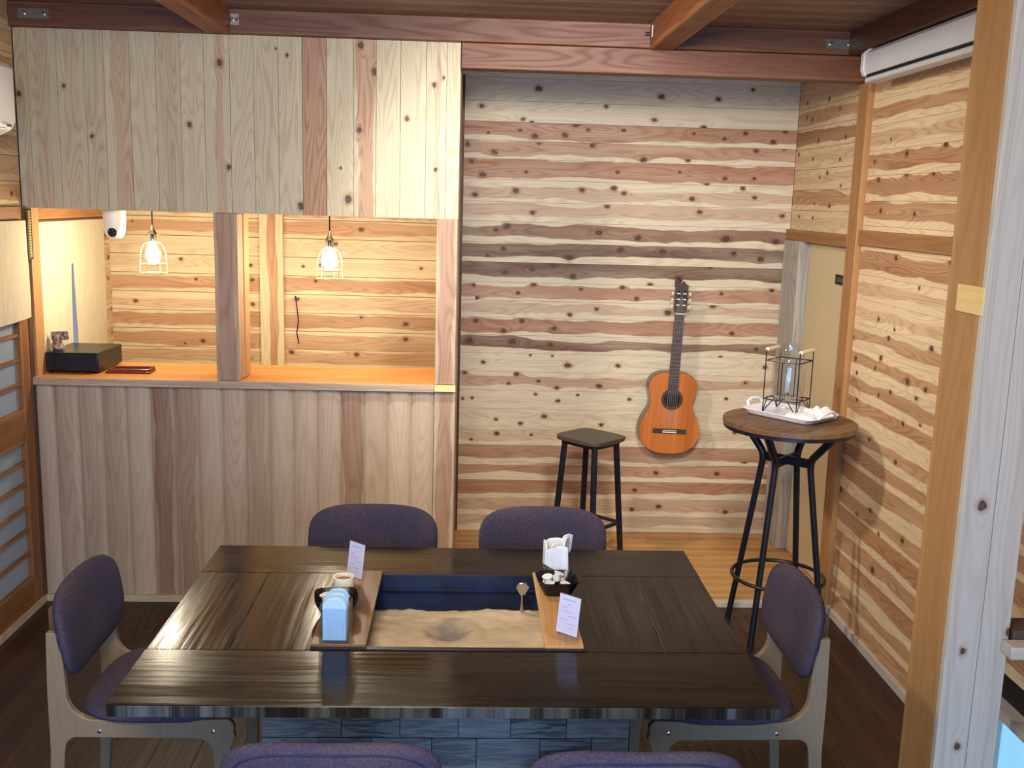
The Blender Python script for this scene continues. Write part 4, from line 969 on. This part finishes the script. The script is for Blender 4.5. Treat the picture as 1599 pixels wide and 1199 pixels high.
def tp(u, v): return TX+u*math.cos(ROT)-v*math.sin(ROT), TYc+u*math.sin(ROT)+v*math.cos(ROT)
x, y = tp(.085, -.035); towel('crumpled white towel at the near end of the white tray', x, y, 1.0115, ROT+.3, .070, .050, .028, 1.)
x, y = tp(.108, .070); towel('crumpled white towel heaped at the right end of the white tray', x, y, 1.0115, ROT-.2, .060, .048, .046, 4.)

# ---- jar in wire stand
JX, JY = tp(-.045, .035); JZ = 1.0095
ws = thing('wire_stand', 'black wire stand with cream dowel handles holding the glass jar', 'stand', (JX, JY, JZ), R(-40))
g = .078
m = MB()
cs = [(-g, -g), (g, -g), (g, g), (-g, g)]
for x, y in cs: m.tube([(x, y, 0), (x, y, .285)], .0026, 6)
for z in (.062, .235): m.tube([(x, y, z) for x, y in cs], .003, 6, closed=True)
for i in range(4):
    (x0, y0), (x1, y1) = cs[i], cs[(i+1) % 4]
    m.tube([(x0, y0, .002), (x0+(x1-x0)*.27, y0+(y1-y0)*.27, .060)], .0024, 6); m.tube([(x1, y1, .002), (x1+(x0-x1)*.27, y1+(y0-y1)*.27, .060)], .0024, 6)
m.tube([(0, -g, .062), (0, -g, .235)], .0026, 6); m.tube([(0, g, .062), (0, g, .235)], .0026, 6)
m.tube([(-g, 0, .062), (g, 0, .062)], .003, 6); m.tube([(0, -g, .062), (0, g, .062)], .003, 6)
obj('wire_frame', m, M['black'], ws)
for s_ in (-1, 1):
    m = MB(); m.tube([(s_*g, -g+.006, .285), (s_*g, g-.006, .285)], .0085, 10); obj('dowel_handle', m, M['bead'], ws)
js = thing('glass_jar', 'large clear glass drinks jar held in the black wire stand', 'jar', (JX, JY, JZ+.066))
m = MB(); m.lathe([(.030, .004), (.054, 0), (.068, .012), (.0735, .05), (.0735, .165), (.064, .195), (.047, .21), (.043, .225), (.049, .232), (.049, .240)], n=48, caps=False); obj('jar_wall', m, M['glass'], js)
m = MB(); m.lathe([(.040, .006), (.050, .004), (.058, .012), (.001, .014)], n=40, caps=False); obj('jar_base', m, M['glass'], js)
m = MB(); m.lathe([(.052, .222), (.053, .236), (.050, .246), (.012, .250), (.001, .250)], n=40, caps=False); lid = obj('lid', m, M['glass'], js)
m = MB(); m.lathe([(.006, .250), (.012, .258), (.010, .266), (.001, .268)], n=16, caps=False); obj('lid_knob', m, M['glass'], lid)
m = MB(); m.tube([(-.020, -.066, .03), (-.020, -.085, .028), (-.020, -.092, .018)], .007, 10); obj('tap', m, M['chrome'], js)

# ================================================================ GUITAR
gt = thing('acoustic_guitar', 'orange-topped classical guitar hanging on the boarded back wall', 'guitar', (1.165, 5.60, .512))
gt.rotation_euler = (0, R(2.0), 0)
half = [(0, 0), (.05, .002), (.10, .014), (.145, .045), (.172, .090), (.178, .135), (.168, .185), (.145, .230), (.125, .265), (.121, .295), (.128, .330), (.139, .365), (.140, .400), (.126, .437), (.095, .462), (.055, .473), (0, .475)]
def smoothpoly(P, it=2):
    for _ in range(it):
        Q = [P[0]]
        for a_, b_ in zip(P, P[1:]): Q += [(a_[0]*.75+b_[0]*.25, a_[1]*.75+b_[1]*.25), (a_[0]*.25+b_[0]*.75, a_[1]*.25+b_[1]*.75)]
        Q.append(P[-1]); P = Q
    return P
hp = smoothpoly(half); outl = hp+[(-x, z) for x, z in reversed(hp[1:-1])]
fr = lambda a, b, h: (a, h, b)
m = MB(); m.prism(outl, .004, .090, fr); obj('body', m, M['guitarside'], gt, bevel=.003)['label'] = 'dark brown back and sides'
m = MB(); m.prism([(x*.99, .2375+(z-.2375)*.993) for x, z in outl], 0, .006, fr); obj('soundboard', m, M['guitartop'], gt, bevel=.001)
m = MB(); hz = .318
for r0, r1, y in ((.046, .062, -.0012),):
    n_ = 40; k0 = len(m.v)
    for r_ in (r0, r1):
        for yy_ in (y, .001):
            for k in range(n_): m.v.append(Vector((r_*math.cos(k*2*math.pi/n_), yy_, hz+r_*math.sin(k*2*math.pi/n_))))
    for a_, b_ in ((0, 2), (2, 3), (3, 1), (1, 0)):
        for k in range(n_): m.face((k0+a_*n_+k, k0+a_*n_+(k+1) % n_, k0+b_*n_+(k+1) % n_, k0+b_*n_+k))
obj('rosette', m, M['rosette'], gt)
m = MB(); m.prism([(.046*math.cos(k*math.pi/16), hz+.046*math.sin(k*math.pi/16)) for k in range(32)], -.0008, .004, fr); obj('sound_hole', m, M['blackhole'], gt)
m = MB(); m.prism([(-.030, .352), (.030, .352), (.026, .805), (-.026, .805)], -.007, .0, fr); fb = obj('fretboard', m, M['fretwood'], gt)
m = MB()
for k in range(1, 17):
    z = .805-.655*(1-2**(-k/12)); ww = .026+(.805-z)/.45*.004; m.box(-ww, ww, -.0082, -.007, z-.0008, z+.0008)
obj('frets', m, M['steel'], fb)
m = MB(); m.prism([(-.027, .44), (.027, .44), (.024, .805), (-.024, .805)], .0, .020, fr); obj('neck', m, M['guitarside'], gt, bevel=.004)
m = MB(); m.box(-.027, .027, -.010, 0, .805, .811); obj('nut', m, M['bone'], gt)
m = MB(); m.prism([(-.026, .811), (.026, .811), (.036, .835), (.036, .965), (.020, .975), (.010, .990), (-.004, .975), (-.014, .985), (-.036, .965), (-.036, .835)], -.004, .014, fr); hd = obj('headstock', m, M['fretwood'], gt, bevel=.002)
m = MB()
for s_ in (-1, 1): m.box(s_*.016-.006, s_*.016+.006, -.0046, -.0038, .842, .940)
obj('slots', m, M['blackhole'], hd)
m = MB()
for s_ in (-1, 1):
    for z in (.856, .888, .920): m.tube([(s_*.008, -.006, z), (s_*.026, -.006, z)], .004, 8)
obj('rollers', m, M['bone'], hd)
for s_ in (-1, 1):
    for z in (.850, .885, .920):
        m = MB(); m.tube([(s_*.036, .006, z), (s_*.050, .006, z)], .0025, 6); m.box(s_*.050-.004, s_*.050+.004, -.001, .013, z-.008, z+.008); obj('tuning_peg', m, M['bone'], hd)
m = MB(); m.box(-.095, .095, -.010, 0, .122, .148); br_ = obj('bridge', m, M['fretwood'], gt, bevel=.002)
m = MB(); m.box(-.040, .040, -.014, -.010, .138, .141); m.box(-.040, .040, -.0115, -.010, .126, .133); obj('saddle', m, M['bone'], br_)
m = MB()
for k in range(6):
    f = (k-2.5); m.tube([(f*.0115, -.013, .139), (f*.0085, -.0115, .807), (f*.006, -.006, .90)], .0007, 4)
obj('strings', m, M['string'], gt)
hk = thing('guitar_hook', 'small dark wall hook holding the guitar by its head', 'hook', (1.196, 5.70, 1.49))
m = MB(); m.box(-.018, .018, .004, .015, -.03, .035); obj('wall_plate', m, M['trim'], hk)
m = MB(); m.tube([(0, .005, .02), (0, -.05, .012), (0, -.088, .012)], .005, 8); obj('arm', m, M['black'], hk)
